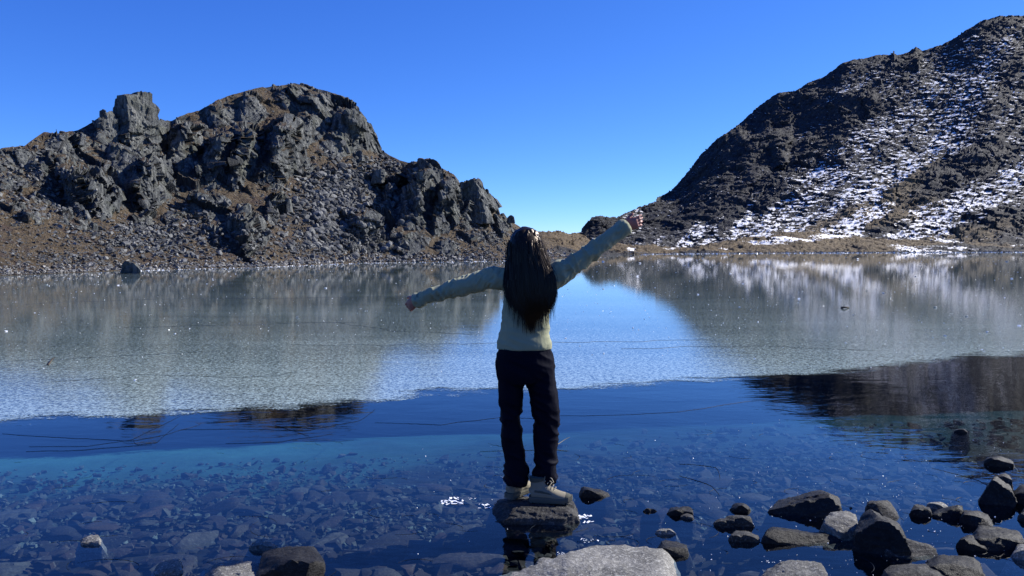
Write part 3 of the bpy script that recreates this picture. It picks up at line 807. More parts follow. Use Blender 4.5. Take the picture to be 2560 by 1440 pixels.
def poly_shape(outline, dc, depth, bottom, planes=(), sub=5, seed=1, rough=0.02, skew=0.25, cell=0.3, amp=0.25, zback=None, outline_foot=None, corner=True):
    """convex stone whose front outline follows the given picture points (left foot to right foot, clockwise), set dc metres ahead"""
    r = random.Random(seed)
    W = np.array([pix(u, v, dc) for u, v in outline])
    if zback:                                            # points low in the outline stand nearer, high ones at the back
        d0, d1, zmin = zback; vb = float(outline_foot if outline_foot else max(p[1] for p in outline)); vt = min(p[1] for p in outline)
        for q, (u, v) in enumerate(outline):
            dq = d0 + (d1 - d0) * min(max((vb - v) / (vb - vt), 0), 1) ** 0.8
            dq = min(dq, max(float(ground_d(v, zmin)), d0)) if v < vb - 2 else dq
            p = pix(u, v, dq); W[q, 2] = p[2]
            W[q, 0] = p[0] * dc / dq
    away = float(np.mean(W[:, 0])) / dc                  # sides run away from the viewer, not towards the middle
    c = np.array([(W[:, 0].min() + W[:, 0].max()) / 2, dc, (W[:, 2].max() + bottom) / 2])
    def flare(a, b):                                   # spreads out under water, never steeper than the side above it allows
        base = 0.02 * abs(W[0, 0] - W[-1, 0])
        if not zback: return base
        dz = b[2] - a[2]; dx = abs(b[0] - a[0])
        drop = a[2] - bottom
        return min(0.5 * drop, 0.9 * drop * dx / dz) if dz > 1e-4 else 0.4 * drop
    pts = [(W[0, 0] - flare(W[0], W[1]), bottom)] + [(w[0], w[2]) for w in W] + [(W[-1, 0] + flare(W[-1], W[-2]), bottom)]
    half = max(W[:, 0].max() - W[:, 0].min(), W[:, 2].max() - bottom, depth) / 2
    V, F = ico(sub); V = V * half * 2.2
    pl = []
    n = len(pts)
    for i in range(n):
        a, b = pts[i], pts[(i + 1) % n]
        dx, dz = b[0] - a[0], b[1] - a[1]
        L = math.hypot(dx, dz)
        if L < 1e-6: continue
        nx, nz = -dz / L, dx / L
        ny = -nx * away + (0.0 if i in (n - 1,) else r.uniform(-skew * 0.3, skew))
        q = math.sqrt(1 + ny * ny)
        off = nx * (a[0] - c[0]) + nz * (a[1] - c[2])
        pl.append((np.array([nx, ny, nz]) / q, off / q))
    pl.append((np.array([0.0, -1, 0.0]), depth / 2)); pl.append((np.array([0.0, 1, 0.0]), depth / 2))
    wd = (W[:, 0].max() - W[:, 0].min()) / 2
    if zback and corner:
        for sx in (-1, 1):
            for sy in (-1, 1):
                q = np.array([sx * depth / 2, sy * wd, 0.0]); q /= np.linalg.norm(q)
                pl.append((q, (abs(q[0]) * wd + abs(q[1]) * depth / 2) * r.uniform(0.74, 0.95)))
    ht = max(W[:, 2].max() - (0.0 if zback else bottom + 0.5 * (W[:, 2].max() - bottom)), 0.02)
    for p in planes:
        v = np.array(p[:3], float); v /= np.linalg.norm(v)
        sup = max(v[0] * (a - c[0]) + v[2] * (b - c[2]) for a, b in pts) + abs(v[1]) * depth / 2
        pl.append((v, sup - (1 - p[3]) * 0.9 * ht))
    # find the surface along each ray: the nearest plane
    D = V / np.linalg.norm(V, axis=1, keepdims=True)
    tmin = np.full(len(V), 1e9)
    for nrm, off in pl:
        dn = D @ nrm
        tt = np.where(dn > 1e-5, max(off, 1e-3) / np.maximum(dn, 1e-5), 1e9)
        tmin = np.minimum(tmin, tt)
    V = D * tmin[:, None]
    s_ = half
    V = V + D * (rough * s_ * fbm(V / s_ * 2.0 + seed, 5, seed % 89))[:, None]
    a1, j1 = facets(V + seed, cell * s_, seed % 83, 0.8, np.diag([1, 1, 1.7]), 0.5)
    a2, j2 = facets(V + seed, cell * 0.4 * s_, seed % 79, 0.8, np.diag([1, 1, 1.7]), 0.5)
    V = V + D * (amp * 0.35 * a1 + amp * 0.35 * a2)[:, None]
    if zback:                                            # thin bedding layers, weathered proud and back
        tl = r.uniform(-0.35, 0.35)
        lay = vnoise(np.stack([V[:, 0] * 3 / s_ * 0.4, V[:, 1] * 3 / s_ * 0.4, (V[:, 2] + tl * V[:, 0] + 0.2 * V[:, 1]) * 16 / s_], -1) + seed, 7)
        V = V + D * (0.016 * s_ * np.sign(lay) * np.abs(lay) ** 0.5 + 0.007 * s_ * fbm(V * 14 / s_, 3, 9))[:, None]
    return V, F, c, np.minimum(j1, j2)

def poly_crag(outline, d, depth, drop, label, seed, planes=(), sub=6):
    bottom = float(pix(outline[0][0], drop, d)[2])
    V, F, c, j = poly_shape(outline, d, depth, bottom, planes, sub, seed, 0.03, 0.2, 0.40, 0.65)
    me = mesh_np('crag', V, F, True, {'rock': np.ones(len(V)), 'joint': np.clip(j * 3, 0, 1)})
    try: me.set_sharp_from_angle(angle=R(30))
    except Exception: pass
    tag(link('crag', me, MAT['crag'], loc=c), label, 'crag', 'crags rising from the rocky hill')
poly_crag([(294, 330), (293, 256), (346, 243), (358, 239), (372, 237), (398, 270), (407, 310), (404, 340)], 82, 7.5, 460,
          'square block of grey rock standing up as a tower on the left ridge', 5, [(0.85, -0.5, 0.18, 0.40), (-0.25, -1, 0.08, 0.55)])
poly_crag([(244, 345), (250, 300), (262, 290), (283, 284), (294, 300), (295, 345)], 80, 4.0, 400,
          'knobbly rock shoulder just left of the square tower block', 9, [(0.7, -0.7, 0.3, 0.7)], 5)
poly_crag([(249, 296), (251, 280), (258, 275), (264, 276), (268, 284), (266, 296)], 79, 0.9, 310,
          'small finger of rock perched on the ridge left of the tower block', 12, (), 4)
poly_crag([(1048, 440), (1043, 408), (1060, 399), (1077, 403), (1088, 420), (1110, 436), (1120, 460)], 104, 5.0, 500,
          'pointed rock knob at the top of the lower right spur', 15, [(0.7, -0.7, 0.2, 0.6)], 5)
poly_crag([(1150, 500), (1152, 462), (1190, 447), (1200, 462), (1206, 480), (1226, 500), (1236, 520)], 108, 6.0, 560,
          'blocky rock buttress at the right end of the hill', 18, [(0.8, -0.6, 0.2, 0.6)], 5)
poly_crag([(1268, 553), (1271, 543), (1277, 539), (1285, 543), (1287, 554)], 117, 1.2, 558,
          'lone square boulder perched on the slope at the hill right end', 20, (), 4)
poly_crag([(563, 660), (560, 560), (600, 525), (645, 520), (665, 550), (662, 600), (640, 650)], 74, 7.0, 668,
          'pale slab of ridged rock rising low on the hill above the shoreline', 22, [(0.55, -0.8, 0.35, 0.45), (-0.6, -0.8, 0.2, 0.62)])
poly_crag([(888, 395), (893, 379), (906, 376), (926, 396), (924, 405), (905, 404)], 103, 2.0, 412,
          'long grey boulder lying on the brown slope below the summit', 24, (), 4)
poly_crag([(930, 446), (936, 425), (958, 423), (968, 436), (962, 452)], 101, 2.2, 460,
          'square boulder at the head of the dark boulder field', 26, [(0.8, -0.6, 0, 0.5)], 4)
poly_crag([(302, 680), (305, 660), (322, 652), (340, 660), (350, 672), (352, 680)], 49.0, 1.0, 684,
          'black rounded boulder standing at the ice edge on the left shore', 28, (), 4)

# ------------------------------------------------------------------ scree and shore blocks on the left hill
topL = lambda u: interp(SKY_L, u); botL = lambda u: interp(SHORE_L, u)
def zone(n, poly_fn):
    return poly_fn(n)
def gauss_zone(n, cu, cv, su, sv):
    return RNG.normal(cu, su, n), RNG.normal(cv, sv, n)
us_, vs_, sz_ = [], [], []
def addz(n, cu, cv, su, sv, lo, hi):
    u, v = gauss_zone(n, cu, cv, su, sv)
    us_.append(u); vs_.append(v); sz_.append(lo + (hi - lo) * RNG.random(n) ** 3.2)
addz(1700, 420, 610, 110, 24, 2.2, 13)
addz(900, 330, 585, 70, 16, 2.0, 8)
addz(1900, 860, 470, 60, 40, 2.5, 16)
addz(2200, 830, 560, 70, 45, 2.5, 16)
addz(1400, 800, 620, 110, 18, 2.0, 9)
addz(900, 730, 500, 50, 40, 1.5, 6)
addz(1500, 1215, 600, 60, 28, 2.0, 8)
addz(500, 970, 430, 40, 20, 2.0, 9)
addz(900, 180, 650, 90, 12, 2.0, 8)
addz(1500, 500, 480, 300, 110, 1.2, 6)
addz(1200, 150, 600, 160, 40, 1.2, 4)
addz(1200, 560, 260, 140, 50, 1.2, 5)
addz(900, 60, 430, 90, 50, 1.8, 12)
addz(900, 110, 540, 110, 50, 1.6, 10)
addz(500, 470, 560, 60, 30, 1.8, 12)
u = np.concatenate(us_); v = np.concatenate(vs_); s = np.concatenate(sz_)
ok = (u > -450) & (u < 1440) & (v > topL(u) + 3) & (v < botL(u) - 1)
u, v, s = u[ok], v[ok], s[ok]
pos = on_grid(hillL, u, v, (topL, botL))
size = s * pos[:, 1] / FPX * 0.75
# shoreline rubble
n = 5200
ub = RNG.uniform(-400, 1480, n); vb = botL(ub) - 20 * RNG.random(n) ** 1.6 - 0.5
pb = on_grid(hillL, ub, vb, (topL, botL)); sb = (1.6 + 6.5 * RNG.random(n) ** 3) * pb[:, 1] / FPX * 0.8

def split_scatter(name, stuff_name, pos, size, mat, nbig, label, group, tilt=0.45):
    """the largest few are objects of their own, the rest one mesh"""
    order = np.argsort(-size / pos[:, 1])
    big, rest = order[:nbig], order[nbig:]; big_ = big
    meshes = []
    for k in range(8):
        V, F = rock_shape(500 + k, 2, 7, None, (1, 0.8, 0.62), 0.05, (0.45, 0.8))
        me = mesh_np(name, V * 2.1, F, False, {'tint': np.full(len(V), (k + 0.5) / 8)})
        me.materials.append(mat); meshes.append(me)
    rr = rand_rot(len(big), tilt)
    for q, i in enumerate(big):
        o = bpy.data.objects.new(name, meshes[q % 8])
        COL.objects.link(o)
        m = Matrix(rr[q].tolist()).to_4x4()
        sc = size[i]
        o.matrix_world = Matrix.Translation(Vector(pos[i]) + Vector((0, 0, sc * 0.2))) @ m @ Matrix.Scale(sc, 4)
        uu = 1280 + pos[i][0] / pos[i][1] * FPX
        big = 'large' if q < len(big_) // 3 else 'small'
        where = 'left of the summit' if uu < 560 else 'below the summit' if uu < 900 else 'near the lower right spur'
        tag(o, '%s %s, %s' % (big, label, where), 'boulder', '%s %s %s' % (big, group, where))
    o = scatter_mesh(stuff_name, pos[rest], size[rest], mat, tilt)
    tag(o, kind='stuff')
split_scatter('scree_boulder', 'scree', pos, size, MAT['scree'], 170, 'grey angular boulder in the hillside scree across the lake', 'boulders in the hillside scree')
split_scatter('shore_boulder', 'shore_rubble', pb, sb, MAT['scree_shore'], 120, 'pale boulder on the far shoreline of the hill', 'boulders along the far shoreline')

# angular slabs that break out of the cliffs, all leaning with the joints of the rock
usL, tsL, GL, RK = hillL
def slab(seed, sub):
    V, F = rock_shape(seed, sub, 5, [(-1, -0.2, 0.1, 0.42), (1, -0.35, 0.15, 0.40), (0.1, -1, 0.15, 0.46), (-0.3, -0.9, 0.3, 0.56), (0.5, -0.8, 0.1, 0.50), (0.2, 0, 1, 0.80), (0, 1, 0, 0.5), (0, 0, -1, 0.8)], (1, 1, 1), 0.03, (0.62, 0.9))
    return V, F
NS = 4200
wts = (RK * np.clip(1.2 * RK - 0.2, 0, 1)).copy(); wts[:6] = 0
wts = wts / wts.sum()
pick = RNG.choice(wts.size, NS, p=wts.ravel())
pr_, pc_ = np.unravel_index(pick, wts.shape)
P0 = GL[pr_, pc_]
szp = 4.5 + 30 * RNG.random(NS) ** 4.5                      # half height in picture points
S0 = szp * P0[:, 1] / FPX
slabs_hi = []
for k in range(10):
    V, F = slab(1500 + k, 4)
    me = mesh_np('crag', V, F, True, {'rock': np.ones(len(V)), 'joint': np.ones(len(V))})
    try: me.set_sharp_from_angle(angle=R(24))
    except Exception: pass
    me.materials.append(MAT['hill']); slabs_hi.append(me)
order = np.argsort(-szp)
def slab_rot(n):
    yaw = RNG.normal(0.25, 0.42, n); roll = RNG.normal(-R(20), R(11), n); pit = RNG.normal(R(14), R(12), n)
    return [Matrix.Rotation(roll[i], 3, 'Y') @ Matrix.Rotation(-pit[i], 3, 'X') @ Matrix.Rotation(yaw[i], 3, 'Z') for i in range(n)]
rots = slab_rot(NS)
asp = np.stack([RNG.uniform(0.45, 0.95, NS), RNG.uniform(0.5, 0.8, NS), RNG.uniform(0.8, 1.35, NS)], -1)
for q, i in enumerate(order[:280]):
    o = bpy.data.objects.new('crag', slabs_hi[q % 10]); COL.objects.link(o)
    m = rots[i] @ Matrix.Diagonal(Vector(asp[i] * S0[i] * 1.15))
    o.matrix_world = Matrix.Translation(Vector(P0[i]) + Vector((0, 0.12 * S0[i], -0.15 * S0[i]))) @ m.to_4x4()
    uu = 1280 + P0[i][0] / P0[i][1] * FPX
    big = 'big' if q < 60 else 'middling' if q < 150 else 'small'
    where = ('low rocks at the far left' if uu < 130 else 'ridge under the tower block' if uu < 420 else 'gully cliffs between tower and summit' if uu < 600 else 'cliffs under the summit' if uu < 800 else 'buttress right of the summit' if uu < 960 else 'lower right spur')
    tag(o, '%s jagged leaning slab of grey rock in the %s' % (big, where), 'crag', '%s slabs in the %s' % (big, where))
VV, FF = [], []; b = 0
tmpl = [slab(1600 + k, 2) for k in range(8)]
for q, i in enumerate(order[280:]):
    V, F = tmpl[q % 8]
    m = np.array(rots[i]) @ np.diag(asp[i] * S0[i] * 1.1)
    VV.append(V @ m.T + P0[i] + np.array([0, 0.12, -0.15]) * S0[i]); FF.append(F + b); b += len(V)
VV = np.concatenate(VV); FF = np.concatenate(FF)
o = link('rock_outcrops', mesh_np('rock_outcrops', VV, FF, False, {'rock': np.ones(len(VV)), 'joint': np.ones(len(VV))}), MAT['hill'])
tag(o, kind='stuff')
# dark block on the left shore and flat ones beside it
# ------------------------------------------------------------------ blocks on the right mountain
topR = lambda u: interp(SKY_R, u); botR = lambda u: 629.0 + 0 * u
n = 16000
ub = RNG.uniform(1450, 2700, n); tb = RNG.random(n)
vb = botR(ub) + (topR(ub) - botR(ub)) * tb
pr = on_grid(mtnR, ub, vb, (topR, botR)); sr = (1.0 + 3.8 * RNG.random(n) ** 4) * pr[:, 1] / FPX * 0.7
tag(scatter_mesh('mountain_scree', pr, sr, MAT['scree_far'], 0.35), kind='stuff')
n = 2600
ub = RNG.uniform(1300, 2700, n)
vb = interp(SHORE_R, ub) - 0.5 - 3.0 * RNG.random(n)
us2, ts2, G2 = foreR
gi = np.clip(np.searchsorted(us2, ub), 0, len(us2) - 1); ri = (RNG.random(n) ** 2 * 7).astype(int)
pr = G2[ri, gi]; sr = (1.0 + 2.4 * RNG.random(n) ** 2) * pr[:, 1] / FPX * 0.7
tag(scatter_mesh('far_shore_rubble', pr, sr, MAT['scree_shore'], 0.4), kind='stuff')

# ------------------------------------------------------------------ white flecks of ice on the frozen lake
def chip_mesh(seed, mat=None):
    V, F = hull_block(seed, 9, (1, 0.8, 0.45))
    me = mesh_np('ice_chip', V, F, False); me.materials.append(mat or MAT['ice_white']); return me
chips = [chip_mesh(900 + i) for i in range(6)]
nch = 150
cu = np.concatenate([RNG.uniform(1400, 2560, 105), RNG.uniform(0, 1250, 45)])
cv = 640 + (900 - 640) * RNG.random(nch) ** 1.7
cv = np.where(cu < 1250, 700 + 260 * RNG.random(nch) ** 1.6, cv)
dch = ground_d(cv)
for i in range(nch):
    p = pix(cu[i], cv[i], dch[i])
    o = bpy.data.objects.new('ice_chip', chips[i % 6]); COL.objects.link(o)
    q = (1.3 + 3.0 * random.random() ** 3) * dch[i] / FPX
    o.location = (p[0], p[1], 0.006 + q * 0.25); o.scale = (q * 1.3, q, q); o.rotation_euler = (0, 0, random.uniform(0, 6.3))
    sd = 'left of the woman' if cu[i] < 1280 else 'right of the woman'
    ds = 'far out' if cv[i] < 720 else 'in the nearer half'
    tag(o, 'white chip of ice on the frozen lake %s, %s' % (sd, ds), 'ice chip', 'ice chips %s, %s' % (sd, ds))
n = 1500
u = np.concatenate([RNG.uniform(1300, 2700, 950), RNG.uniform(-100, 1300, 550)]); v = 634 + 290 * RNG.random(n) ** 1.5
v = np.where(u < 1300, interp(SHORE_L, u) + 3 + 250 * RNG.random(n) ** 2.2, v)
d = ground_d(v); p = pix(u, v, 1.0)
pos = np.stack([p[:, 0] * d, d, 0 * d + 0.006], -1); q = (0.5 + 0.9 * RNG.random(n) ** 2) * d / FPX
tag(scatter_mesh('ice_crumbs', pos, q, MAT['ice_white'], 0.3), kind='stuff')
# broken ice pushed up along the far shore
n = 1500
u = np.concatenate([RNG.uniform(1600, 2750, 1000), RNG.uniform(300, 1350, 500)])
v = np.where(u > 1400, interp(SHORE_R, u), interp(SHORE_L, u)) + 0.3 + 1.6 * RNG.random(n)
d = ground_d(v); p = pix(u, v, 1.0)
q = (0.5 + 1.5 * RNG.random(n) ** 3) * d / FPX
tag(scatter_mesh('shore_ice_rubble', np.stack([p[:, 0] * d, d, 0 * d + 0.006], -1), q, MAT['ice_white'], 0.5), kind='stuff')

# ------------------------------------------------------------------ stones on the lake bed
bed_meshes = []
for k in range(12):
    V, F = rock_shape(700 + k, 3, 8, None, (1, random.uniform(0.5, 0.85), random.uniform(0.22, 0.4)), 0.05, (0.5, 0.85), 0, (0, 0))
    me = mesh_np('lakebed_stone', V, F, True)
    try: me.set_sharp_from_angle(angle=R(38))
    except Exception: pass
    me.materials.append(MAT['bed_stone']); bed_meshes.append(me)
placed = []
tries = 0
while len(placed) < 285 and tries < 6000:
    tries += 1
    y = 3.2 + 4.9 * random.random() ** 1.25
    x = random.uniform(-0.70, 0.70) * (y + 0.3)
    if float(bed_z(x, y)) < -0.232: continue
    sz = random.uniform(0.07, 0.17) * (1.0 + 0.9 * (random.random() < 0.10))
    if any((x - a) ** 2 + (y - b) ** 2 < (0.62 * (sz + c)) ** 2 for a, b, c in placed): continue
    placed.append((x, y, sz))
for i, (x, y, sz) in enumerate(placed):
    o = bpy.data.objects.new('lakebed_stone', bed_meshes[i % 12]); COL.objects.link(o)
    o.location = (x, y, float(bed_z(x, y)) + 0.02)
    o.scale = (sz * 2.0 * random.uniform(0.8, 1.3), sz * 2.0, sz * 2.0 * random.uniform(0.5, 0.9))
    o.rotation_euler = (random.gauss(0, 0.12), random.gauss(0, 0.12), random.gauss(0.1, 0.9))
    sd = 'left of the boulder with the woman' if x < 0 else 'right of the boulder with the woman'
    bg = 'large' if sz > 0.18 else 'middling' if sz > 0.12 else 'small'
    tag(o, '%s flat brown stone under the clear water, %s' % (bg, sd), 'stone', '%s stones on the lake bed %s' % (bg, sd))
n = 12000
y = 2.6 + 8.2 * RNG.random(n) ** 1.35; x = RNG.uniform(-0.76, 0.76, n) * (y + 0.4)
kk = bed_z(x, y) > -(0.225 + 0.10 * RNG.random(n) ** 2.5 + 0.16 * np.clip(x / 2.0, 0, 1) * RNG.random(n)); x, y = x[kk], y[kk]; n = len(x)
q = 0.018 + 0.055 * RNG.random(n) ** 3
pos = np.stack([x, y, bed_z(x, y) + 0.012], -1)
ng = 14000
yg = 4.6 + 3.6 * RNG.random(ng) ** 0.8; xg = RNG.uniform(-0.76, 0.45, ng) * (yg + 0.4)
kg = bed_z(xg, yg) > -(0.225 + 0.09 * RNG.random(ng) ** 2); xg, yg = xg[kg], yg[kg]; ng = len(xg)
tag(scatter_mesh('lakebed_gravel', np.stack([xg, yg, bed_z(xg, yg) + 0.012], -1), 0.010 + 0.022 * RNG.random(ng) ** 2, MAT['bed_gravel'], 0.25, 0.1), kind='stuff')
tag(scatter_mesh('lakebed_pebbles', pos, q, MAT['bed_stone'], 0.2, 0.1), kind='stuff')

# ------------------------------------------------------------------ cracks and frozen ripples in the thin ice
def ribbon(bmv, bmf, pts, w, z=0.004):
    """thin raised bead of ice along a line"""
    b = len(bmv); n = len(pts)
    for i, p in enumerate(pts):
        t = (pts[min(i + 1, n - 1)] - pts[max(i - 1, 0)]); t = t / (np.linalg.norm(t) + 1e-9)
        s = np.array([-t[1], t[0]]); ww = w * (1 - 0.8 * abs(2 * i / (n - 1) - 1) ** 3)
        bmv.append((p[0] - s[0] * ww, p[1] - s[1] * ww, 0.001)); bmv.append((p[0], p[1], z)); bmv.append((p[0] + s[0] * ww, p[1] + s[1] * ww, 0.001))
    for i in range(n - 1):
        for k in (0, 1):
            a = b + i * 3 + k
            bmf.append((a, a + 1, a + 4, a + 3))
bv, bf = [], []
for i in range(110):
    u = random.uniform(900, 2560) if random.random() < 0.75 else random.uniform(0, 900)
    v = random.uniform(1070, 1430); d = float(ground_d(v)); c = pix(u, v, d)[:2]
    r0 = random.uniform(0.04, 0.22); a0 = random.uniform(0, 6.28); a1 = a0 + random.uniform(0.8, 2.6); e = random.uniform(0.5, 1)
    th = np.linspace(a0, a1, 12)
    ribbon(bv, bf, np.stack([c[0] + r0 * np.cos(th), c[1] + r0 * e * np.sin(th)], -1), random.uniform(0.001, 0.002), 0.002)
LINES = [[(0, 1085), (120, 1092), (220, 1098), (330, 1104), (420, 1086), (500, 1062)], [(70, 1118), (220, 1116), (330, 1100), (450, 1040)], [(330, 1100), (345, 1112), (390, 1108), (450, 1060)],
         [(450, 1075), (600, 1072), (760, 1078), (900, 1052), (940, 1024)], [(690, 1062), (740, 1080), (770, 1090)], [(940, 1056), (1100, 1062), (1250, 1044), (1400, 1050)],
         [(1400, 1040), (1560, 1038), (1700, 1030), (1860, 1005), (1920, 1000)],
         [(1860, 958), (1900, 975), (1920, 995)], [(1200, 1130), (1330, 1126), (1420, 1128)], [(2330, 1170), (2440, 1200), (2540, 1240)], [(1700, 1160), (1790, 1168), (1800, 1200)], [(1700, 1190), (1770, 1210), (1800, 1240)],
         [(60, 1130), (200, 1126), (380, 1112)], [(560, 1110), (700, 1105), (830, 1085)]]
for L in LINES:
    W = np.array([pix(u, v, float(ground_d(v)))[:2] for u, v in L])
    t = np.linspace(0, len(W) - 1, len(W) * 7)
    P = np.stack([np.interp(t, range(len(W)), W[:, 0]), np.interp(t, range(len(W)), W[:, 1])], -1)
    P = P + 0.012 * np.stack([fbm(np.stack([t * 3, t * 0 + L[0][0], t * 0], -1), 3, 3), fbm(np.stack([t * 3, t * 0 + L[0][1], t * 0 + 9], -1), 3, 4)], -1)
    ribbon(bv, bf, P, 0.0028, 0.003)
tag(link('ice_cracks', mesh_np('ice_cracks', np.array(bv), np.array(bf), False), MAT['ice_line']), kind='stuff')
bv, bf = [], []
for L in [[(700, 862), (950, 864), (1240, 858), (1500, 856), (1780, 850)], [(0, 905), (140, 900), (420, 886), (560, 878)], [(1560, 872), (1900, 866), (2200, 880)], [(300, 820), (620, 812), (900, 806)], [(60, 760), (400, 748), (800, 745), (1200, 738)], [(820, 800), (1000, 830), (1180, 836)], [(100, 960), (330, 940), (620, 944), (760, 930)]]:
    W = np.array([pix(u, v, float(ground_d(v)))[:2] for u, v in L])
    t = np.linspace(0, len(W) - 1, len(W) * 14)
    P = np.stack([np.interp(t, range(len(W)), W[:, 0]), np.interp(t, range(len(W)), W[:, 1])], -1)
    k = P[:, 1:2] / 12
    P = P + 0.10 * k * np.stack([fbm(np.stack([t * 4, t * 0 + L[0][0], t * 0], -1), 4, 3), fbm(np.stack([t * 4, t * 0 + L[0][1], t * 0 + 9], -1), 4, 4)], -1)
    ribbon(bv, bf, P, 0.0035 * float(k.mean()), 0.004)
bv = [(a, b, c + 0.006) for a, b, c in bv]
tag(link('ice_seams', mesh_np('ice_seams', np.array(bv), np.array(bf), False), MAT['ice_line']), kind='stuff')
# sun glints put in as white grains on thin ice in the sunny corner
n = 420
u = np.concatenate([RNG.normal(2250, 170, 210), RNG.uniform(1700, 2560, 110), RNG.uniform(1000, 2560, 100)]); v = np.concatenate([RNG.normal(1270, 90, 210), RNG.uniform(1050, 1430, 110), RNG.uniform(1100, 1400, 100)])
v = np.clip(v, 1050, 1438); d = ground_d(v); p = pix(u, v, 1.0)
tag(scatter_mesh('glint_grains', np.stack([p[:, 0] * d, d, 0 * d + 0.001], -1), 0.0018 + 0.0035 * RNG.random(n) ** 3, MAT['ice_white'], 0.5), kind='stuff')

# ------------------------------------------------------------------ rocks in the shallows
GR = 'rocks standing out of the shallows'
def water_rock(outline, depth, label, seed, mat='rock_dark', planes=(), sub=5, front=None, amp=0.17, rough=0.014, cell=0.5, skew=0.25, bottom=-0.22, group=GR, z0=0.0, ztop=None, corner=True, zmin=0.012, cat='rock', name='rock', parent=None):
    vb = front if front is not None else max(p[1] for p in outline)
    d0 = float(ground_d(vb, z0)); vt = min(p[1] for p in outline)
    wm = (max(p[0] for p in outline) - min(p[0] for p in outline)) * d0 / FPX
    dlim = float(ground_d(vt, ztop if ztop is not None else min(0.22 * wm, 0.06)))
    depth = min(depth, (dlim - d0) / 0.9) if ztop is None else (dlim - d0) / 0.9
    dc = d0 + depth * 0.5
    # the outline is read at the middle of the stone, its foot in front
    V, F, c, j = poly_shape(outline, dc, depth, bottom, planes, sub, seed, rough, skew, cell, amp, (d0, d0 + depth * 0.9, zmin), vb, corner)
    me = mesh_np(name, V, F, True)
    try: me.set_sharp_from_angle(angle=R(36))
    except Exception: pass
    o = link(name, me, MAT[mat], loc=c)
    return tag(o, label, cat, group)
FP = (0.0, -0.62, 0.78)
water_rock([(1236, 1300), (1237, 1270), (1262, 1249), (1290, 1240), (1405, 1243), (1440, 1256), (1480, 1281), (1470, 1300), (1440, 1306)], 0.42,
           'flat grey boulder the woman stands on, rising from the clear water', 41, 'rock_grey', [(0.02, -0.42, 0.90, 0.55), (0.55, 0.83, 0.1, -0.6), (-0.6, -0.8, 0.0, -0.8), (0.42, -0.22, 0.87, 0.25), (-0.55, -0.1, 0.83, 0.45), (0.45, -0.88, 0.15, -0.3)], 6, 1312, 0.26, 0.012, 0.4, 0.1, ztop=0.072, corner=False, zmin=0.03)
water_rock([(1447, 1240), (1456, 1216), (1472, 1212), (1500, 1226), (1522, 1238)], 0.13, 'small pointed rock just right of the boulder with the woman', 42, 'rock_dark', [(0.3, -0.7, 0.6, 0.5)], 4, 1244)
water_rock([(1225, 1452), (1300, 1424), (1420, 1399), (1500, 1368), (1556, 1347), (1582, 1346), (1632, 1352), (1655, 1385), (1688, 1460)], 0.85,
           'big pale rough slab cut off by the bottom edge below the boulder', 43, 'rock_pale', [(0.03, -0.10, 0.99, 0.95), (-0.42, 0.90, 0.12, -1.1), (0.9, -0.4, 0.1, 0.3)], 6, 1600, 0.30, 0.010, 0.28, 0.05, ztop=0.13, corner=False, zmin=0.07)
water_rock([(1340, 1408), (1346, 1398), (1366, 1394), (1392, 1402), (1398, 1412)], 0.09, 'small pale stone by the near rim of the big slab', 45, 'rock_pale', (), 4, 1420)
water_rock([(1645, 1362), (1656, 1347), (1690, 1352), (1728, 1376), (1718, 1384)], 0.17, 'dark wedge of rock just right of the big pale slab', 46, 'rock_dark', [(0.2, -0.7, 0.6, 0.45)], 4, 1392)
water_rock([(1640, 1332), (1655, 1322), (1675, 1320), (1688, 1328)], 0.10, 'flat pale stone barely above water behind the dark wedge', 47, 'rock_pale', (), 4, 1337)
water_rock([(1672, 1274), (1680, 1265), (1705, 1263), (1733, 1272), (1733, 1280)], 0.12, 'dark rounded rock with a pebble against its right side', 48, 'rock_dark', (), 4, 1290)
water_rock([(1703, 1293), (1712, 1284), (1726, 1284), (1732, 1293)], 0.06, 'pebble resting against the dark rounded rock', 49, 'rock_grey', (), 4, 1299)
water_rock([(1608, 1276), (1620, 1270), (1640, 1272), (1642, 1278)], 0.05, 'tiny flat stone farthest left in the scattered rocks', 50, 'rock_dark', (), 4, 1280)
water_rock([(1786, 1306), (1800, 1298), (1850, 1286), (1884, 1287), (1890, 1300), (1880, 1306)], 0.20, 'long flat stone with a crust of white ice along its front', 51, 'rock_grey', (), 4, 1318)
water_rock([(1827, 1268), (1842, 1256), (1862, 1256), (1875, 1270)], 0.10, 'small dark rock behind the ice crusted flat stone', 52, 'rock_dark', (), 4, 1281)
water_rock([(1826, 1338), (1832, 1325), (1865, 1326), (1901, 1345), (1896, 1352)], 0.16, 'rounded grey stone in front of the ice crusted flat stone', 53, 'rock_grey', (), 4, 1356)
water_rock([(1930, 1268), (1972, 1250), (2040, 1226), (2062, 1217), (2082, 1228), (2101, 1252), (2100, 1280)], 0.30, 'large dark wedge with a sloping back standing alone behind the cluster', 54, 'rock_dark', [(-0.2, -0.8, 0.55, 0.30), (0.9, -0.3, 0.1, 0.8)], 5, 1294)
water_rock([(1912, 1332), (1918, 1318), (1950, 1314), (2020, 1328), (2080, 1338), (2112, 1356), (2105, 1364)], 0.14, 'long low bar of dark rock lying in front of the pale block', 55, 'rock_dark', [(0.1, -0.6, 0.8, 0.22)], 5, 1362)
water_rock([(2055, 1310), (2062, 1284), (2116, 1276), (2140, 1280), (2160, 1296), (2150, 1340)], 0.24, 'pale square block left of the biggest dark rock', 56, 'rock_pale', [(0.0, -0.35, 0.93, 0.50), (-0.2, -0.95, 0.0, 0.75)], 5, 1352)
water_rock([(2134, 1350), (2140, 1318), (2190, 1270), (2200, 1272), (2270, 1318), (2281, 1330), (2266, 1360)], 0.30, 'biggest dark rock of the cluster rising to a point', 57, 'rock_dark', [(-0.35, -0.9, 0.25, 0.55)], 5, 1392)
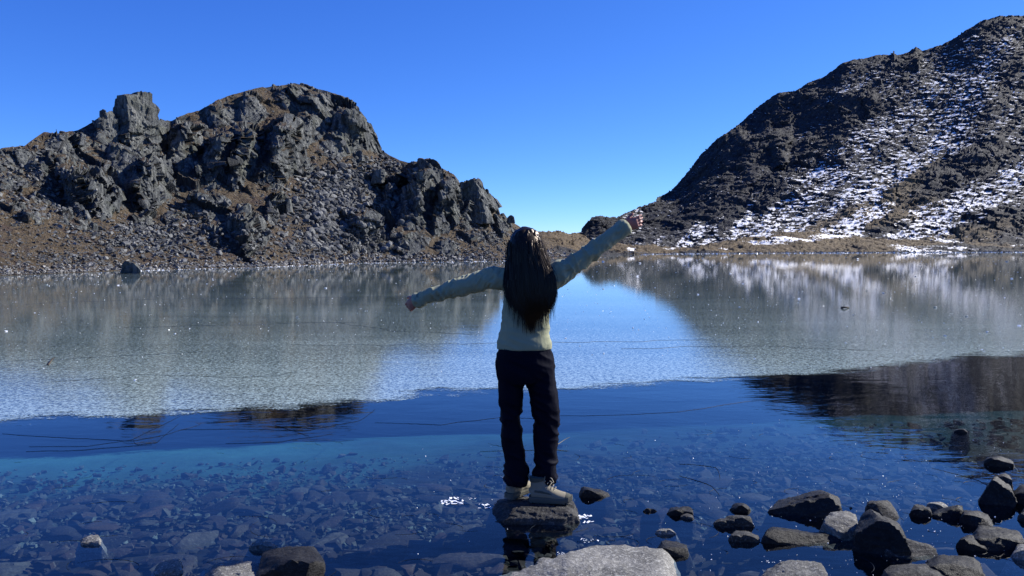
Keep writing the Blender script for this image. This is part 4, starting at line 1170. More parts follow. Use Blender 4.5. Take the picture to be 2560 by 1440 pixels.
water_rock([(2163, 1275), (2168, 1250), (2185, 1243), (2208, 1244), (2232, 1268), (2242, 1285)], 0.18, 'grey upright rock standing behind the biggest dark rock', 58, 'rock_grey', [(0.2, -0.8, 0.4, 0.5)], 4, 1300)
water_rock([(2222, 1355), (2230, 1339), (2245, 1340), (2350, 1386), (2342, 1391)], 0.10, 'thin slab of rock slanting down from the biggest dark rock', 59, 'rock_grey', [(0.1, -0.7, 0.7, 0.2)], 5, 1394)
water_rock([(2276, 1282), (2282, 1264), (2300, 1259), (2326, 1268), (2329, 1284)], 0.12, 'small dark square rock right of the upright grey rock', 60, 'rock_dark', (), 4, 1293)
water_rock([(2318, 1262), (2324, 1253), (2345, 1252), (2368, 1262)], 0.12, 'small pale flat stone just behind the small square rock', 61, 'rock_pale', (), 4, 1273)
water_rock([(2333, 1290), (2370, 1265), (2398, 1254), (2407, 1262), (2408, 1290)], 0.17, 'dark pointed rock leaning on its neighbour right of the pale flat stone', 62, 'rock_dark', [(-0.2, -0.8, 0.5, 0.4)], 4, 1300)
water_rock([(2402, 1292), (2408, 1270), (2425, 1270), (2470, 1290), (2477, 1306)], 0.18, 'long dark rock touching the pointed rock on its right', 63, 'rock_dark', [(0, -0.8, 0.5, 0.4)], 4, 1317)
water_rock([(2458, 1232), (2480, 1190), (2500, 1186), (2526, 1214), (2544, 1226), (2536, 1245)], 0.20, 'tall dark rock near the right edge with a pale stone on its back', 64, 'rock_dark', [(-0.3, -0.9, 0.3, 0.5)], 5, 1268)
water_rock([(2488, 1200), (2492, 1184), (2510, 1180), (2528, 1190), (2530, 1204)], 0.12, 'pale stone resting behind the tall dark rock', 65, 'rock_grey', (), 4, 1236)
water_rock([(2528, 1245), (2545, 1218), (2562, 1210), (2600, 1220), (2610, 1250)], 0.22, 'dark rock cut by the right edge beside the tall dark rock', 66, 'rock_dark', (), 4, 1264)
water_rock([(2459, 1155), (2470, 1140), (2495, 1133), (2520, 1145), (2532, 1160)], 0.28, 'lone dark mound of rock farthest out near the right edge', 67, 'rock_dark', (), 4, 1168)
water_rock([(2398, 1345), (2410, 1333), (2430, 1335), (2470, 1355), (2490, 1374)], 0.14, 'narrow dark rock in front of the large rock by the right edge', 68, 'rock_dark', (), 4, 1378)
water_rock([(2430, 1335), (2446, 1314), (2475, 1312), (2545, 1326), (2575, 1340), (2560, 1365)], 0.28, 'large dark flat topped rock by the right edge', 69, 'rock_dark', [(0, -0.85, 0.4, 0.4)], 5, 1378)
water_rock([(2530, 1385), (2545, 1365), (2580, 1352), (2640, 1370), (2650, 1400)], 0.24, 'pale stone poking in at the right edge under the flat topped rock', 70, 'rock_pale', (), 4, 1402)
water_rock([(2546, 1295), (2556, 1272), (2590, 1265), (2620, 1290), (2620, 1300)], 0.20, 'dark rock half out of the picture above the flat topped rock', 71, 'rock_dark', (), 4, 1312)
water_rock([(2216, 1425), (2240, 1405), (2290, 1400), (2340, 1410), (2372, 1440), (2380, 1460)], 0.28, 'rounded grey rock at the bottom edge left of its twin', 72, 'rock_grey', [(0.0, -0.5, 0.85, 0.42)], 5, 1475)
water_rock([(2318, 1405), (2345, 1386), (2400, 1386), (2440, 1400), (2464, 1425), (2455, 1440)], 0.30, 'rounded dark rock at the bottom edge right of its grey twin', 73, 'rock_dark', [(0.0, -0.6, 0.75, 0.42)], 5, 1455)
water_rock([(1900, 1450), (1930, 1420), (1960, 1408), (2055, 1406), (2068, 1412), (2066, 1450)], 0.34, 'pale rough rock cut by the bottom edge between slab and cluster', 74, 'rock_pale', [(0.0, -0.4, 0.9, 0.42)], 5, 1480)
water_rock([(648, 1420), (652, 1392), (680, 1368), (740, 1356), (790, 1366), (808, 1385), (808, 1440)], 0.36, 'dark rounded boulder at the bottom left with a lit rim', 75, 'rock_dark', [(0, -0.95, 0.2, 0.6)], 5, 1462)
water_rock([(624, 1368), (632, 1356), (655, 1351), (682, 1360), (695, 1370)], 0.14, 'pale lump of stone behind the dark rounded boulder', 76, 'rock_pale', (), 4, 1378)
water_rock([(500, 1470), (560, 1410), (598, 1383), (615, 1392), (650, 1430), (700, 1470)], 0.40, 'pale peaked rock at the bottom edge left of the dark boulder', 77, 'rock_pale', [(0.35, -0.7, 0.6, 0.40), (-0.4, -0.6, 0.7, 0.42)], 5, 1485)
water_rock([(389, 1424), (440, 1392), (460, 1387), (463, 1400), (455, 1432)], 0.16, 'pale three cornered stone with its tip out of the water', 78, 'rock_pale', [(0, -0.5, 0.85, 0.42)], 4, 1440)
water_rock([(203, 1356), (220, 1342), (255, 1335), (266, 1338), (250, 1350)], 0.14, 'pale flat stone breaking the surface farthest left', 79, 'rock_pale', [(0, -0.4, 0.9, 0.4)], 4, 1364)
water_rock([(2384, 1080), (2388, 1073), (2405, 1071), (2417, 1078)], 0.14, 'tiny dark stone far out near the right edge', 80, 'rock_dark', (), 3, 1082)
water_rock([(2118, 1270), (2122, 1264), (2130, 1264), (2134, 1271)], 0.03, 'pebble between the sloping wedge and the upright rock', 81, 'rock_dark', (), 3, 1273)

# patches of brittle white ice by the boulder and along the stones
def ice_patch(u, v, w_px, h_px, n, label, seed):
    r = random.Random(seed); d = float(ground_d(v)); c = pix(u, v, d); k = d / FPX
    VV, FF = [], []; b = 0
    for i in range(n):
        V, F = blocks()[r.randrange(10)]
        s = r.uniform(0.7, 1.9) * k * h_px * 0.16
        a = r.uniform(0, 6.28); m = np.array([[math.cos(a), -math.sin(a), 0], [math.sin(a), math.cos(a), 0], [0, 0, 0.5]])
        P = (V * np.array([1.8, 1, 0.7])) @ m.T * s + np.array([r.uniform(-1, 1) * w_px / 2 * k, r.uniform(-1, 1) * h_px / 2 * k * 3.0, s * 0.15])
        VV.append(P); FF.append(F + b); b += len(V)
    o = link('ice_crust', mesh_np('ice_crust', np.concatenate(VV), np.concatenate(FF), False), MAT['ice_white'], loc=(c[0], c[1], 0.0))
    tag(o, label, 'ice crust', 'patches of brittle white ice')
ice_patch(1132, 1252, 56, 18, 22, 'white plate of broken ice left of the boulder with the woman', 1)
ice_patch(1180, 1246, 20, 6, 8, 'thin white ice shards just right of the broken plate', 2)
ice_patch(1210, 1266, 44, 12, 14, 'white ice crust touching the left side of the boulder', 3)
ice_patch(1460, 1296, 44, 20, 16, 'white ice rim along the right end of the boulder', 4)
ice_patch(1475, 1352, 44, 10, 12, 'white ice shards between the boulder and the big slab', 5)
ice_patch(1842, 1312, 90, 6, 26, 'white ice rim along the front of the long flat stone', 6)
ice_patch(2390, 1290, 20, 8, 7, 'white ice patch in front of the pointed rock at right', 7)
ice_patch(1405, 1385, 22, 8, 8, 'white ice shards above the rim of the big slab', 8)
ice_patch(1945, 1266, 46, 5, 9, 'white ice grains along the left foot of the sloping wedge', 10)
ice_patch(2130, 1400, 40, 3, 8, 'line of white ice in front of the biggest dark rock', 11)
ice_patch(1925, 1404, 60, 5, 9, 'white ice grains behind the rough rock at the bottom edge', 12)

def stick(pts, r0, mat, label, name='twig', cat='twig'):
    VV, FF = [], []; n = len(pts)
    P = np.array(pts, float)
    for i in range(n):
        t = P[min(i + 1, n - 1)] - P[max(i - 1, 0)]; t /= np.linalg.norm(t)
        s = np.cross(t, [0, 0, 1.0]); s /= np.linalg.norm(s) + 1e-9; q = np.cross(s, t); rr = r0 * (1 - 0.6 * i / n)
        for k in range(5):
            a = k * 2 * math.pi / 5; VV.append(P[i] + rr * (math.cos(a) * s + math.sin(a) * q))
    for i in range(n - 1):
        for k in range(5): FF.append((i * 5 + k, i * 5 + (k + 1) % 5, i * 5 + 5 + (k + 1) % 5, i * 5 + 5 + k))
    c = P[0].copy()
    o = link(name, mesh_np(name, np.array(VV) - c, np.array(FF), True), MAT[mat], loc=c)
    tag(o, label, cat)
def wp(u, v, z): d = float(ground_d(v, z)); return pix(u, v, d)
stick([wp(1385, 1117, 0.01), wp(1400, 1107, 0.03), wp(1412, 1099, 0.045), wp(1424, 1093, 0.06)], 0.0035, 'grass_blade', 'pale grass stem poking out of the ice right of the trousers')
stick([wp(120, 913, 0.01), wp(127, 903, 0.02), wp(131, 898, 0.03), wp(137, 894, 0.05)], 0.014, 'twig', 'dark twig frozen into the pale ice at far left')
stick([wp(2104, 769, 0.02), wp(2110, 768, 0.05), wp(2118, 768.5, 0.03), wp(2122, 769, 0.02)], 0.03, 'twig', 'dark scrap of wood lying on the ice far right')

# ------------------------------------------------------------------ the woman on the boulder
ZF = 0.074
PD = 4.78
ORG = pix(1325, 1245, PD); ORG[2] = ZF
def W(u, v, dy=0.0):
    return Vector(pix(u, v, PD + dy) - ORG)
PXM = PD / FPX                                   # metres per picture pixel at her distance

def tube_bm(bm, secs, seg=20, ref=Vector((0, 1, 0))):
    """secs: (centre, half width across, half depth towards ref); closed tube"""
    rings = []; n = len(secs)
    for i, (c, rx, ry) in enumerate(secs):
        t = (secs[min(i + 1, n - 1)][0] - secs[max(i - 1, 0)][0])
        t = t.normalized() if t.length > 1e-6 else Vector((0, 0, 1))
        b = ref - t * ref.dot(t); b.normalize(); a = t.cross(b)
        rings.append([bm.verts.new(c + a * (rx * math.cos(k * 2 * math.pi / seg)) + b * (ry * math.sin(k * 2 * math.pi / seg))) for k in range(seg)])
    for i in range(n - 1):
        for k in range(seg):
            bm.faces.new((rings[i][k], rings[i][(k + 1) % seg], rings[i + 1][(k + 1) % seg], rings[i + 1][k]))
    for r, c, s in ((rings[0], secs[0][0], 1), (rings[-1], secs[-1][0], -1)):
        v = bm.verts.new(c)
        for k in range(seg): bm.faces.new((r[k], v, r[(k + 1) % seg]) if s < 0 else (r[(k + 1) % seg], v, r[k]))

def ball_bm(bm, c, r, rot=None):
    m = Matrix.Translation(c) @ (rot.to_4x4() if rot else Matrix.Identity(4)) @ Matrix.Diagonal((*r, 1))
    bmesh.ops.create_uvsphere(bm, u_segments=20, v_segments=14, radius=1.0, matrix=m)

def spline(pts, n):
    """smooth the section list: each entry (Vector, rx, ry)"""
    A = np.array([[*p[0], p[1], p[2]] for p in pts]); m = len(A)
    out = []
    for i in range(n):
        t = i / (n - 1) * (m - 1); k = min(int(t), m - 2); f = t - k
        p0, p1, p2, p3 = A[max(k - 1, 0)], A[k], A[k + 1], A[min(k + 2, m - 1)]
        q = 0.5 * ((2 * p1) + (-p0 + p2) * f + (2 * p0 - 5 * p1 + 4 * p2 - p3) * f * f + (-p0 + 3 * p1 - 3 * p2 + p3) * f ** 3)
        out.append((Vector(q[:3]), max(q[3], 0.001), max(q[4], 0.001)))
    return out

def remesh(name, bm, voxel, smooth=4, displace=None, smoothshade=True):
    bmesh.ops.recalc_face_normals(bm, faces=bm.faces)
    me = bpy.data.meshes.new(name + '_raw'); bm.to_mesh(me); bm.free()
    o = bpy.data.objects.new(name + '_raw', me); COL.objects.link(o)
    m = o.modifiers.new('r', 'REMESH'); m.mode = 'VOXEL'; m.voxel_size = voxel
    if smooth:
        q = o.modifiers.new('s', 'SMOOTH'); q.factor = 0.5; q.iterations = smooth
    dg = bpy.context.evaluated_depsgraph_get()
    res = bpy.data.meshes.new_from_object(o.evaluated_get(dg))
    bpy.data.objects.remove(o); bpy.data.meshes.remove(me)
    res.name = name
    n = len(res.vertices)
    if displace is not None:
        co = np.empty(n * 3, np.float32); no = np.empty(n * 3, np.float32)
        res.vertices.foreach_get('co', co); res.vertices.foreach_get('normal', no)
        co = co.reshape(-1, 3).astype(float); no = no.reshape(-1, 3).astype(float)
        co = co + no * displace(co, no)[:, None]
        res.vertices.foreach_set('co', co.astype(np.float32).ravel())
    res.polygons.foreach_set('use_smooth', np.full(len(res.polygons), smoothshade))
    res.update()
    return res

def cloth(name, col, rough=0.85, weave=900, sheen=0.1, spec=0.2):
    t = NT(name); co = t.coord()
    n = t.noise(co, weave, 2); n2 = t.noise(co, 18, 4, 0.6)
    c = t.mix(t.math('MULTIPLY', n2, 0.5), col, tuple(x * 0.72 for x in col))
    return t.end(t.bsdf(Base_Color=c, Roughness=rough, Normal=t.bump(t.math('ADD', t.math('MULTIPLY', n, 0.15), n2), 0.25, 0.006), Sheen_Weight=sheen, Specular_IOR_Level=spec))
MAT['shirt'] = cloth('sage_green_jersey', (0.30, 0.305, 0.19))
MAT['trousers'] = cloth('black_navy_nylon', (0.0035, 0.004, 0.011), 0.6, 900, 0.0, 0.04)
def skin_material():
    t = NT('skin'); co = t.coord()
    c = t.mix(t.noise(co, 30, 4), (0.36, 0.13, 0.09), (0.28, 0.095, 0.07))
    return t.end(t.bsdf(Base_Color=c, Roughness=0.5, Subsurface_Weight=0.15, Subsurface_Scale=0.01))
MAT['skin'] = skin_material()
def hair_material():
    t = NT('dark_brown_hair'); co = t.coord()
    n = t.noise(t.coord(scale=(60, 60, 4)), 3, 4)
    c = t.mix(n, (0.004, 0.0028, 0.0024), (0.020, 0.012, 0.008))
    return t.end(t.bsdf(Base_Color=c, Roughness=0.34, Specular_IOR_Level=0.36, Specular_Tint=(1.0, 0.75, 0.55)))
MAT['hair'] = hair_material()
MAT['boot_suede'] = cloth('khaki_suede', (0.22, 0.195, 0.14), 0.9, 400)
MAT['boot_panel'] = cloth('grey_green_mesh_fabric', (0.07, 0.072, 0.055), 0.9, 700)
MAT['boot_sole'] = cloth('dull_rubber', (0.10, 0.095, 0.075), 0.8, 200, 0.0)
MAT['lace'] = cloth('pale_lace', (0.40, 0.36, 0.27), 0.9, 500)

woman = empty('person', ORG)
tag(woman, 'woman seen from behind with long dark hair, arms spread wide, standing on a boulder', 'person')

def hand_bm(bm, mat4, thumb=1, curl=0.18, spread=1.0):
    """fingers along +X, thumb towards +Y * thumb, back of the hand +Z"""
    def T(x, y, z): return mat4 @ Vector((x, y * thumb, z))
    ref = (mat4.to_3x3() @ Vector((0, 0, 1))).normalized()
    tube_bm(bm, spline([(T(-0.04, 0, 0), 0.024, 0.019), (T(0, 0, 0), 0.025, 0.018), (T(0.03, 0.002, 0), 0.034, 0.016), (T(0.065, 0.0, 0.002), 0.039, 0.014), (T(0.092, -0.001, 0), 0.037, 0.011)], 10), 16, ref)
    for fi, (y, L, a) in enumerate(((0.028, 0.066, 0.16), (0.010, 0.075, 0.04), (-0.0085, 0.070, -0.07), (-0.0265, 0.055, -0.20))):
        a *= spread; x0, z0 = 0.086, 0.001; cu = curl * (1 + 0.25 * fi); p = [(T(x0 - 0.02, y * 0.92, z0), 0.0085, 0.0085)]
        x, yy, z = x0, y, z0; ang = cu * 0.6
        for s, r in ((0.45, 0.0082), (0.30, 0.0075), (0.25, 0.0066)):
            p.append((T(x, yy, z), r, r))
            x += math.cos(ang) * math.cos(a) * L * s; yy += math.sin(a) * L * s; z -= math.sin(ang) * L * s; ang += cu
        p.append((T(x, yy, z), 0.0048, 0.0048))
        tube_bm(bm, p, 10, ref)
    tube_bm(bm, [(T(0.012, 0.016, -0.004), 0.013, 0.012), (T(0.034, 0.036, -0.010), 0.0125, 0.012), (T(0.060, 0.052, -0.016), 0.0100, 0.0095), (T(0.084, 0.060, -0.021), 0.0085, 0.008), (T(0.096, 0.063, -0.023), 0.0055, 0.005)], 10, ref)

def frame(origin, x, zref):
    x = x.normalized(); z = (zref - x * zref.dot(x)).normalized(); y = z.cross(x)
    m = (Matrix((x, y, z)).transposed() @ Matrix.Scale(0.9, 3)).to_4x4(); m.translation = origin
    return m
LW = W(1042, 750, 0.07); RW = W(1562, 567, 0.02)
# body under the clothes: one surface
bm = bmesh.new()
HC = W(1316, 622, 0.02)
tube_bm(bm, spline([(W(1318, 900), 0.13, 0.09), (W(1313, 830), 0.115, 0.075), (W(1316, 760), 0.12, 0.08), (W(1321, 700), 0.12, 0.075), (W(1322, 676), 0.075, 0.055), (W(1321, 660), 0.048, 0.05), (W(1318, 640, 0.01), 0.046, 0.05)], 22), 20)
ball_bm(bm, HC, (0.074, 0.092, 0.102)); ball_bm(bm, HC + Vector((0, 0.035, -0.055)), (0.055, 0.055, 0.06))
ball_bm(bm, HC + Vector((0, 0.098, -0.02)), (0.011, 0.016, 0.018)); ball_bm(bm, HC + Vector((0, 0.088, -0.060)), (0.022, 0.010, 0.008))
ball_bm(bm, HC + Vector((0.076, 0.0, -0.02)), (0.008, 0.016, 0.028)); ball_bm(bm, HC + Vector((-0.076, 0.0, -0.02)), (0.008, 0.016, 0.028))
ball_bm(bm, HC + Vector((0.030, 0.080, 0.012)), (0.018, 0.012, 0.006)); ball_bm(bm, HC + Vector((-0.030, 0.080, 0.012)), (0.018, 0.012, 0.006))
tube_bm(bm, spline([(W(1300, 696), 0.05, 0.05), (W(1235, 692), 0.042, 0.042), (W(1170, 705, 0.02), 0.033, 0.033), (W(1105, 727, 0.04), 0.028, 0.028), (LW, 0.024, 0.02)], 18), 16)
tube_bm(bm, spline([(W(1350, 696), 0.05, 0.05), (W(1405, 672), 0.042, 0.042), (W(1455, 640, 0.0), 0.034, 0.034), (W(1508, 604, 0.0), 0.028, 0.028), (RW, 0.024, 0.02)], 18), 16)
for us3 in (((1280, 905), (1277, 1050), (1288, 1150, 0.012), (1284, 1222, 0.035)), ((1347, 905), (1366, 1050), (1360, 1150, -0.015), (1346, 1226, -0.045))):
    tube_bm(bm, spline([(W(*us3[0]), 0.07, 0.075), (W(us3[1][0], us3[1][1], 0.015), 0.048, 0.052), (W(*us3[2]), 0.038, 0.040), (W(*us3[3]), 0.028, 0.032)], 16), 16)
LF = frame(LW, Vector((-0.62, 0.55, -0.48)), Vector((-0.25, -1, 0.1)))
RF = frame(RW, Vector((0.90, 0.10, 0.34)), Vector((0.1, -1, -0.1)))
hand_bm(bm, LF, 1 if (LF.to_3x3() @ Vector((0, 1, 0))).z > 0 else -1, 0.34, 0.25)
hand_bm(bm, RF, 1 if (RF.to_3x3() @ Vector((0, 1, 0))).z > 0 else -1, 0.30, 0.6)
link('body', remesh('body', bm, 0.0036, 2), MAT['skin'], woman)

# jersey
def ridged(P, s): return 1 - np.abs(vnoise(P, s)) * 2
def shirt_disp(co, no):
    lx = co[:, 0]
    body = np.exp(-((lx - float(W(1315, 800).x)) / 0.16) ** 4)
    q = co.copy(); q[:, 2] += 0.35 * q[:, 0]
    fold = ridged(np.stack([q[:, 0] * 5, q[:, 1] * 7, q[:, 2] * 13], -1), 3) * 0.0045 + ridged(np.stack([q[:, 0] * 11, q[:, 1] * 9, q[:, 2] * 20], -1), 5) * 0.002
    # creases round the sleeves, tighter at the elbows
    arm = ridged(np.stack([co[:, 0] * 24 + co[:, 2] * 10, co[:, 1] * 14, co[:, 2] * 12 - co[:, 0] * 5], -1), 8) * 0.0048 + ridged(np.stack([co[:, 0] * 44 - co[:, 2] * 26, co[:, 1] * 20, co[:, 2] * 26], -1), 9) * 0.0022
    return 2.0 * body * fold + 2.2 * (1 - body) * arm
bm = bmesh.new()
torso = [(W(1311, 869), 66, 0.112), (W(1311, 858), 65.5, 0.113), (W(1312, 835), 61, 0.105), (W(1313, 800), 58, 0.098), (W(1316, 760), 58, 0.10), (W(1321, 722), 59, 0.098), (W(1323, 695), 60, 0.09), (W(1323, 678), 50, 0.075), (W(1322, 668), 30, 0.06), (W(1321, 660), 20, 0.05)]
tube_bm(bm, spline([(c, r * PXM, d) for c, r, d in torso], 40), 36)
tube_bm(bm, spline([(c, r * PXM, r * PXM) for c, r in ((W(1300, 706), 29), (W(1262, 696), 29), (W(1225, 697), 26), (W(1190, 705, 0.01), 22), (W(1163, 713, 0.02), 23.5), (W(1135, 721, 0.03), 19), (W(1100, 732, 0.04), 17), (W(1062, 744, 0.055), 16), (W(1040, 751, 0.066), 17.5))], 40), 24)
tube_bm(bm, spline([(c, r * PXM, r * PXM) for c, r in ((W(1345, 710), 33), (W(1376, 697), 34), (W(1404, 679), 29), (W(1432, 661), 24), (W(1462, 642), 23.5), (W(1490, 621), 20), (W(1520, 598), 18), (W(1548, 577, 0.01), 17), (W(1564, 566, 0.02), 18))], 40), 24)
shirt = link('shirt', remesh('shirt', bm, 0.0045, 5, shirt_disp), MAT['shirt'], woman)
bm = bmesh.new()
tube_bm(bm, [(W(1311, 872), 67.5 * PXM, 0.113), (W(1311, 871), 69 * PXM, 0.116), (W(1311, 863), 69 * PXM, 0.117), (W(1311, 861), 67 * PXM, 0.114)], 36)
link('hem', remesh('hem', bm, 0.004, 1, lambda co, no: 0.0012 * np.sin(np.arctan2(co[:, 1], co[:, 0]) * 90)), MAT['shirt'], woman)
for pts in (((1049, 748.5, 0.062), (1034, 753, 0.070), 17.5), ((1556, 571.5, 0.015), (1569, 562, 0.022), 18)):
    bm = bmesh.new(); a, b2, rr = pts
    tube_bm(bm, [(W(*a), rr * PXM, rr * PXM), (W(*a).lerp(W(*b2), 0.15), rr * PXM * 1.05, rr * PXM * 1.05), (W(*a).lerp(W(*b2), 0.85), rr * PXM * 1.02, rr * PXM * 1.02), (W(*b2), rr * PXM * 0.9, rr * PXM * 0.9)], 20)
    link('cuff', remesh('cuff', bm, 0.0035, 1), MAT['shirt'], woman)
# trousers
def trouser_disp(co, no):
    z = co[:, 2]; z0, z1 = float(W(1300, 1190).z), float(W(1300, 900).z)
    low = np.exp(-((z - z0) / 0.12) ** 2); knee = np.exp(-((z - float(W(1300, 1055).z)) / 0.13) ** 2)
    q = np.stack([co[:, 0] * 9 + co[:, 2] * 3, co[:, 1] * 9, co[:, 2] * 22 + co[:, 0] * 8], -1)
    q2 = np.stack([co[:, 0] * 14, co[:, 1] * 14, co[:, 2] * 5 + co[:, 0] * 3], -1)
    return ridged(q, 21) * (0.004 + 0.010 * low + 0.008 * knee) + ridged(q2, 22) * 0.005
bm = bmesh.new()
tube_bm(bm, spline([(c, r * PXM, d) for c, r, d in ((W(1311, 858), 62, 0.10), (W(1311, 885), 71, 0.115), (W(1312, 910), 75, 0.125), (W(1314, 935), 74, 0.125), (W(1316, 952), 64, 0.11))], 16), 32)
tube_bm(bm, spline([(c, r * PXM, d) for c, r, d in ((W(1281, 915), 42, 0.10), (W(1278, 960), 32.5, 0.092), (W(1276, 1000), 29, 0.085), (W(1277, 1050, 0.01), 25, 0.075), (W(1280, 1100), 24, 0.07), (W(1287, 1150), 25.5, 0.072), (W(1291, 1185), 28.5, 0.078), (W(1290, 1206), 27, 0.072))], 44), 26)
tube_bm(bm, spline([(c, r * PXM, d) for c, r, d in ((W(1346, 915), 42, 0.10), (W(1352, 960), 37, 0.098), (W(1359, 1000), 35, 0.09), (W(1366, 1050, 0.01), 30.5, 0.08), (W(1364, 1100), 28.5, 0.075), (W(1364, 1150), 28, 0.075), (W(1363, 1186), 29, 0.078), (W(1357, 1207), 27.5, 0.074))], 44), 26)
link('trousers', remesh('trousers', bm, 0.0055, 4, trouser_disp), MAT['trousers'], woman)

# hair: a mass of locks, then loose strands over it
HR = [(574, 1312, 8, 0.02, 0.02), (580, 1312, 30, 0.01, 0.065), (592, 1313, 41, 0.0, 0.092), (610, 1314, 46.5, -0.005, 0.108), (632, 1315, 49, -0.012, 0.112), (655, 1318, 54, -0.03, 0.10), (680, 1322, 61, -0.055, 0.085),
      (705, 1324, 63, -0.085, 0.062), (730, 1326, 60, -0.10, 0.05), (750, 1329, 53, -0.105, 0.045), (765, 1332, 38, -0.108, 0.036), (778, 1331, 24, -0.108, 0.026), (788, 1329, 11, -0.108, 0.016), (798, 1327, 3, -0.108, 0.006)]
HR = [(r[0], r[1], r[2] * (0.87 if r[0] < 800 else 1.0), r[3], r[4] * 0.92) for r in HR]
HA = np.array(HR, float)
def hair_pt(v, th, out=0.0):
    c = np.interp(v, HA[:, 0], HA[:, 1]); hw = np.interp(v, HA[:, 0], HA[:, 2]) * PXM; cy = np.interp(v, HA[:, 0], HA[:, 3]); ry = np.interp(v, HA[:, 0], HA[:, 4])
    p = W(c, v, 0) + Vector((hw * math.cos(th) * (1 + out), cy - ry * math.sin(th) * (1 + out), 0)); return p
def hair_disp(co, no):
    return ridged(np.stack([co[:, 0] * 42 + 2 * np.sin(co[:, 2] * 9), co[:, 1] * 30, co[:, 2] * 3.5], -1), 31) * 0.0055 + ridged(np.stack([co[:, 0] * 90, co[:, 1] * 70, co[:, 2] * 6], -1), 32) * 0.002
bm = bmesh.new()
tube_bm(bm, spline([(W(r[1], r[0], r[3]), r[2] * PXM * (0.95 if r[0] < 740 else 0.88), r[4] * 0.9) for r in HR], 50), 32)
hair = link('hair', remesh('hair', bm, 0.005, 2, hair_disp), MAT['hair'], woman)
hv, hf = [], []
hr = random.Random(11)
def lock_path(th, v0, v1, amp, ph, freq, n, drift, lift):
    out = []
    for k in range(n):
        f = k / (n - 1); v = v0 + (v1 - v0) * f
        p = hair_pt(v, th + drift * f, lift)
        p.x += amp * math.sin(ph + f * freq) * f ** 0.7; p.y -= 0.5 * amp * abs(math.cos(ph * 2 + f * freq)) * f
        out.append(p)
    return out
bm = bmesh.new()
LOCKS = []
for i in range(200):
    th = math.pi * hr.uniform(-0.06, 1.06)
    x = math.cos(th)                                     # -1 left, 1 right
    end = 825 - 50 * abs(x + 0.02) ** 1.3 - 30 * hr.random() ** 1.5 + (10 if abs(x - 0.55) < 0.2 else 0)
    v0 = hr.uniform(600, 690)
    if end - v0 < 60: v0 = end - 80
    path = lock_path(th, v0, end, hr.uniform(0.007, 0.020), hr.uniform(0, 6.28), hr.uniform(5, 10), 14, hr.gauss(0, 0.07), hr.uniform(0.0, 0.05))
    r0 = hr.uniform(0.006, 0.012)
    LOCKS.append((path, r0))
    tube_bm(bm, [(p, r0 * (1 - (k / 13) ** 2.2) + 0.0008, r0 * 0.8 * (1 - (k / 13) ** 2.2) + 0.0008) for k, p in enumerate(path)], 7)
bmesh.ops.recalc_face_normals(bm, faces=bm.faces)
me = bpy.data.meshes.new('locks'); bm.to_mesh(me); bm.free()
for p in me.polygons: p.use_smooth = True
lk = link('locks', me, MAT['hair'], woman); lk['kind'] = 'stuff'
for path, r0 in LOCKS:
    for q in range(14):
        b = len(hv); n = len(path); ox, oy, oz = hr.gauss(0, r0 * 0.8), hr.uniform(-r0 * 1.5, 0), hr.uniform(-0.02, 0.035); w = hr.uniform(0.0008, 0.0018); ph = hr.uniform(0, 6.28)
        for k, p in enumerate(path):
            f = k / (n - 1); pp = p + Vector((ox * (0.6 + f) + 0.004 * f * math.sin(ph + 6 * f), oy, -oz * f))
            side = Vector((1, 0.2, 0)) * w * (1 - 0.85 * f)
            hv.append((pp - side)[:]); hv.append((pp + side)[:])
        for k in range(n - 1): hf.append((b + 2 * k, b + 2 * k + 1, b + 2 * k + 3, b + 2 * k + 2))
for i in range(1500):     # crown and sides
    th = hr.uniform(0, 2 * math.pi); v0 = hr.uniform(574, 605); v1 = hr.uniform(640, 720) if math.sin(th) > -0.2 else hr.uniform(610, 650)
    ph = hr.uniform(0, 6.28); wob = hr.uniform(0.01, 0.05); lift = hr.uniform(0.0, 0.05); w = hr.uniform(0.001, 0.0024); n = 10; b = len(hv)
    for k in range(n):
        f = k / (n - 1); p = hair_pt(v0 + (v1 - v0) * f, th + wob * math.sin(ph + f * 6), lift * (0.4 + f) + 0.01)
        side = Vector((math.sin(th), math.cos(th), 0)) * w * (1 - 0.85 * f)
        hv.append((p - side)[:]); hv.append((p + side)[:])
    for k in range(n - 1): hf.append((b + 2 * k, b + 2 * k + 1, b + 2 * k + 3, b + 2 * k + 2))
# strands blown out to the right with the sun behind them
for i in range(380):
    th = hr.uniform(-0.5, 0.9); v0 = hr.uniform(585, 670); L = hr.uniform(35, 100); b = len(hv); n = 10; w = hr.uniform(0.001, 0.0022)
    out = hr.uniform(0.02, 0.16) if i % 3 else hr.uniform(0.1, 0.3); ph = hr.uniform(0, 6)
    for k in range(n):
        f = k / (n - 1); p = hair_pt(v0 + L * f, th, out * math.sin(f * 2.6) + 0.02 * math.sin(ph + 5 * f) + 0.02)
        side = Vector((0.6, 0.5, 0.3)) * w * (1 - 0.8 * f)
        hv.append((p - side)[:]); hv.append((p + side)[:])
    for k in range(n - 1): hf.append((b + 2 * k, b + 2 * k + 1, b + 2 * k + 3, b + 2 * k + 2))
for i in range(260):     # frayed ends along both sides and the tip
    s = hr.choice((0.0, math.pi)) + hr.uniform(-0.25, 0.25); v0 = hr.uniform(700, 785); L = hr.uniform(25, 60); b = len(hv); n = 7; w = hr.uniform(0.001, 0.002)
    p0 = hair_pt(v0, s, -0.05); dx = hr.uniform(-0.3, 0.6) * (1 if math.cos(s) > 0 else -1)
    for k in range(n):
        f = k / (n - 1); p = p0 + Vector((dx * L * PXM * 0.35 * math.sin(f * 1.6), -0.01 * f, -L * PXM * f))
        side = Vector((1, 0, 0.1)) * w * (1 - 0.85 * f)
        hv.append((p - side)[:]); hv.append((p + side)[:])
    for k in range(n - 1): hf.append((b + 2 * k, b + 2 * k + 1, b + 2 * k + 3, b + 2 * k + 2))
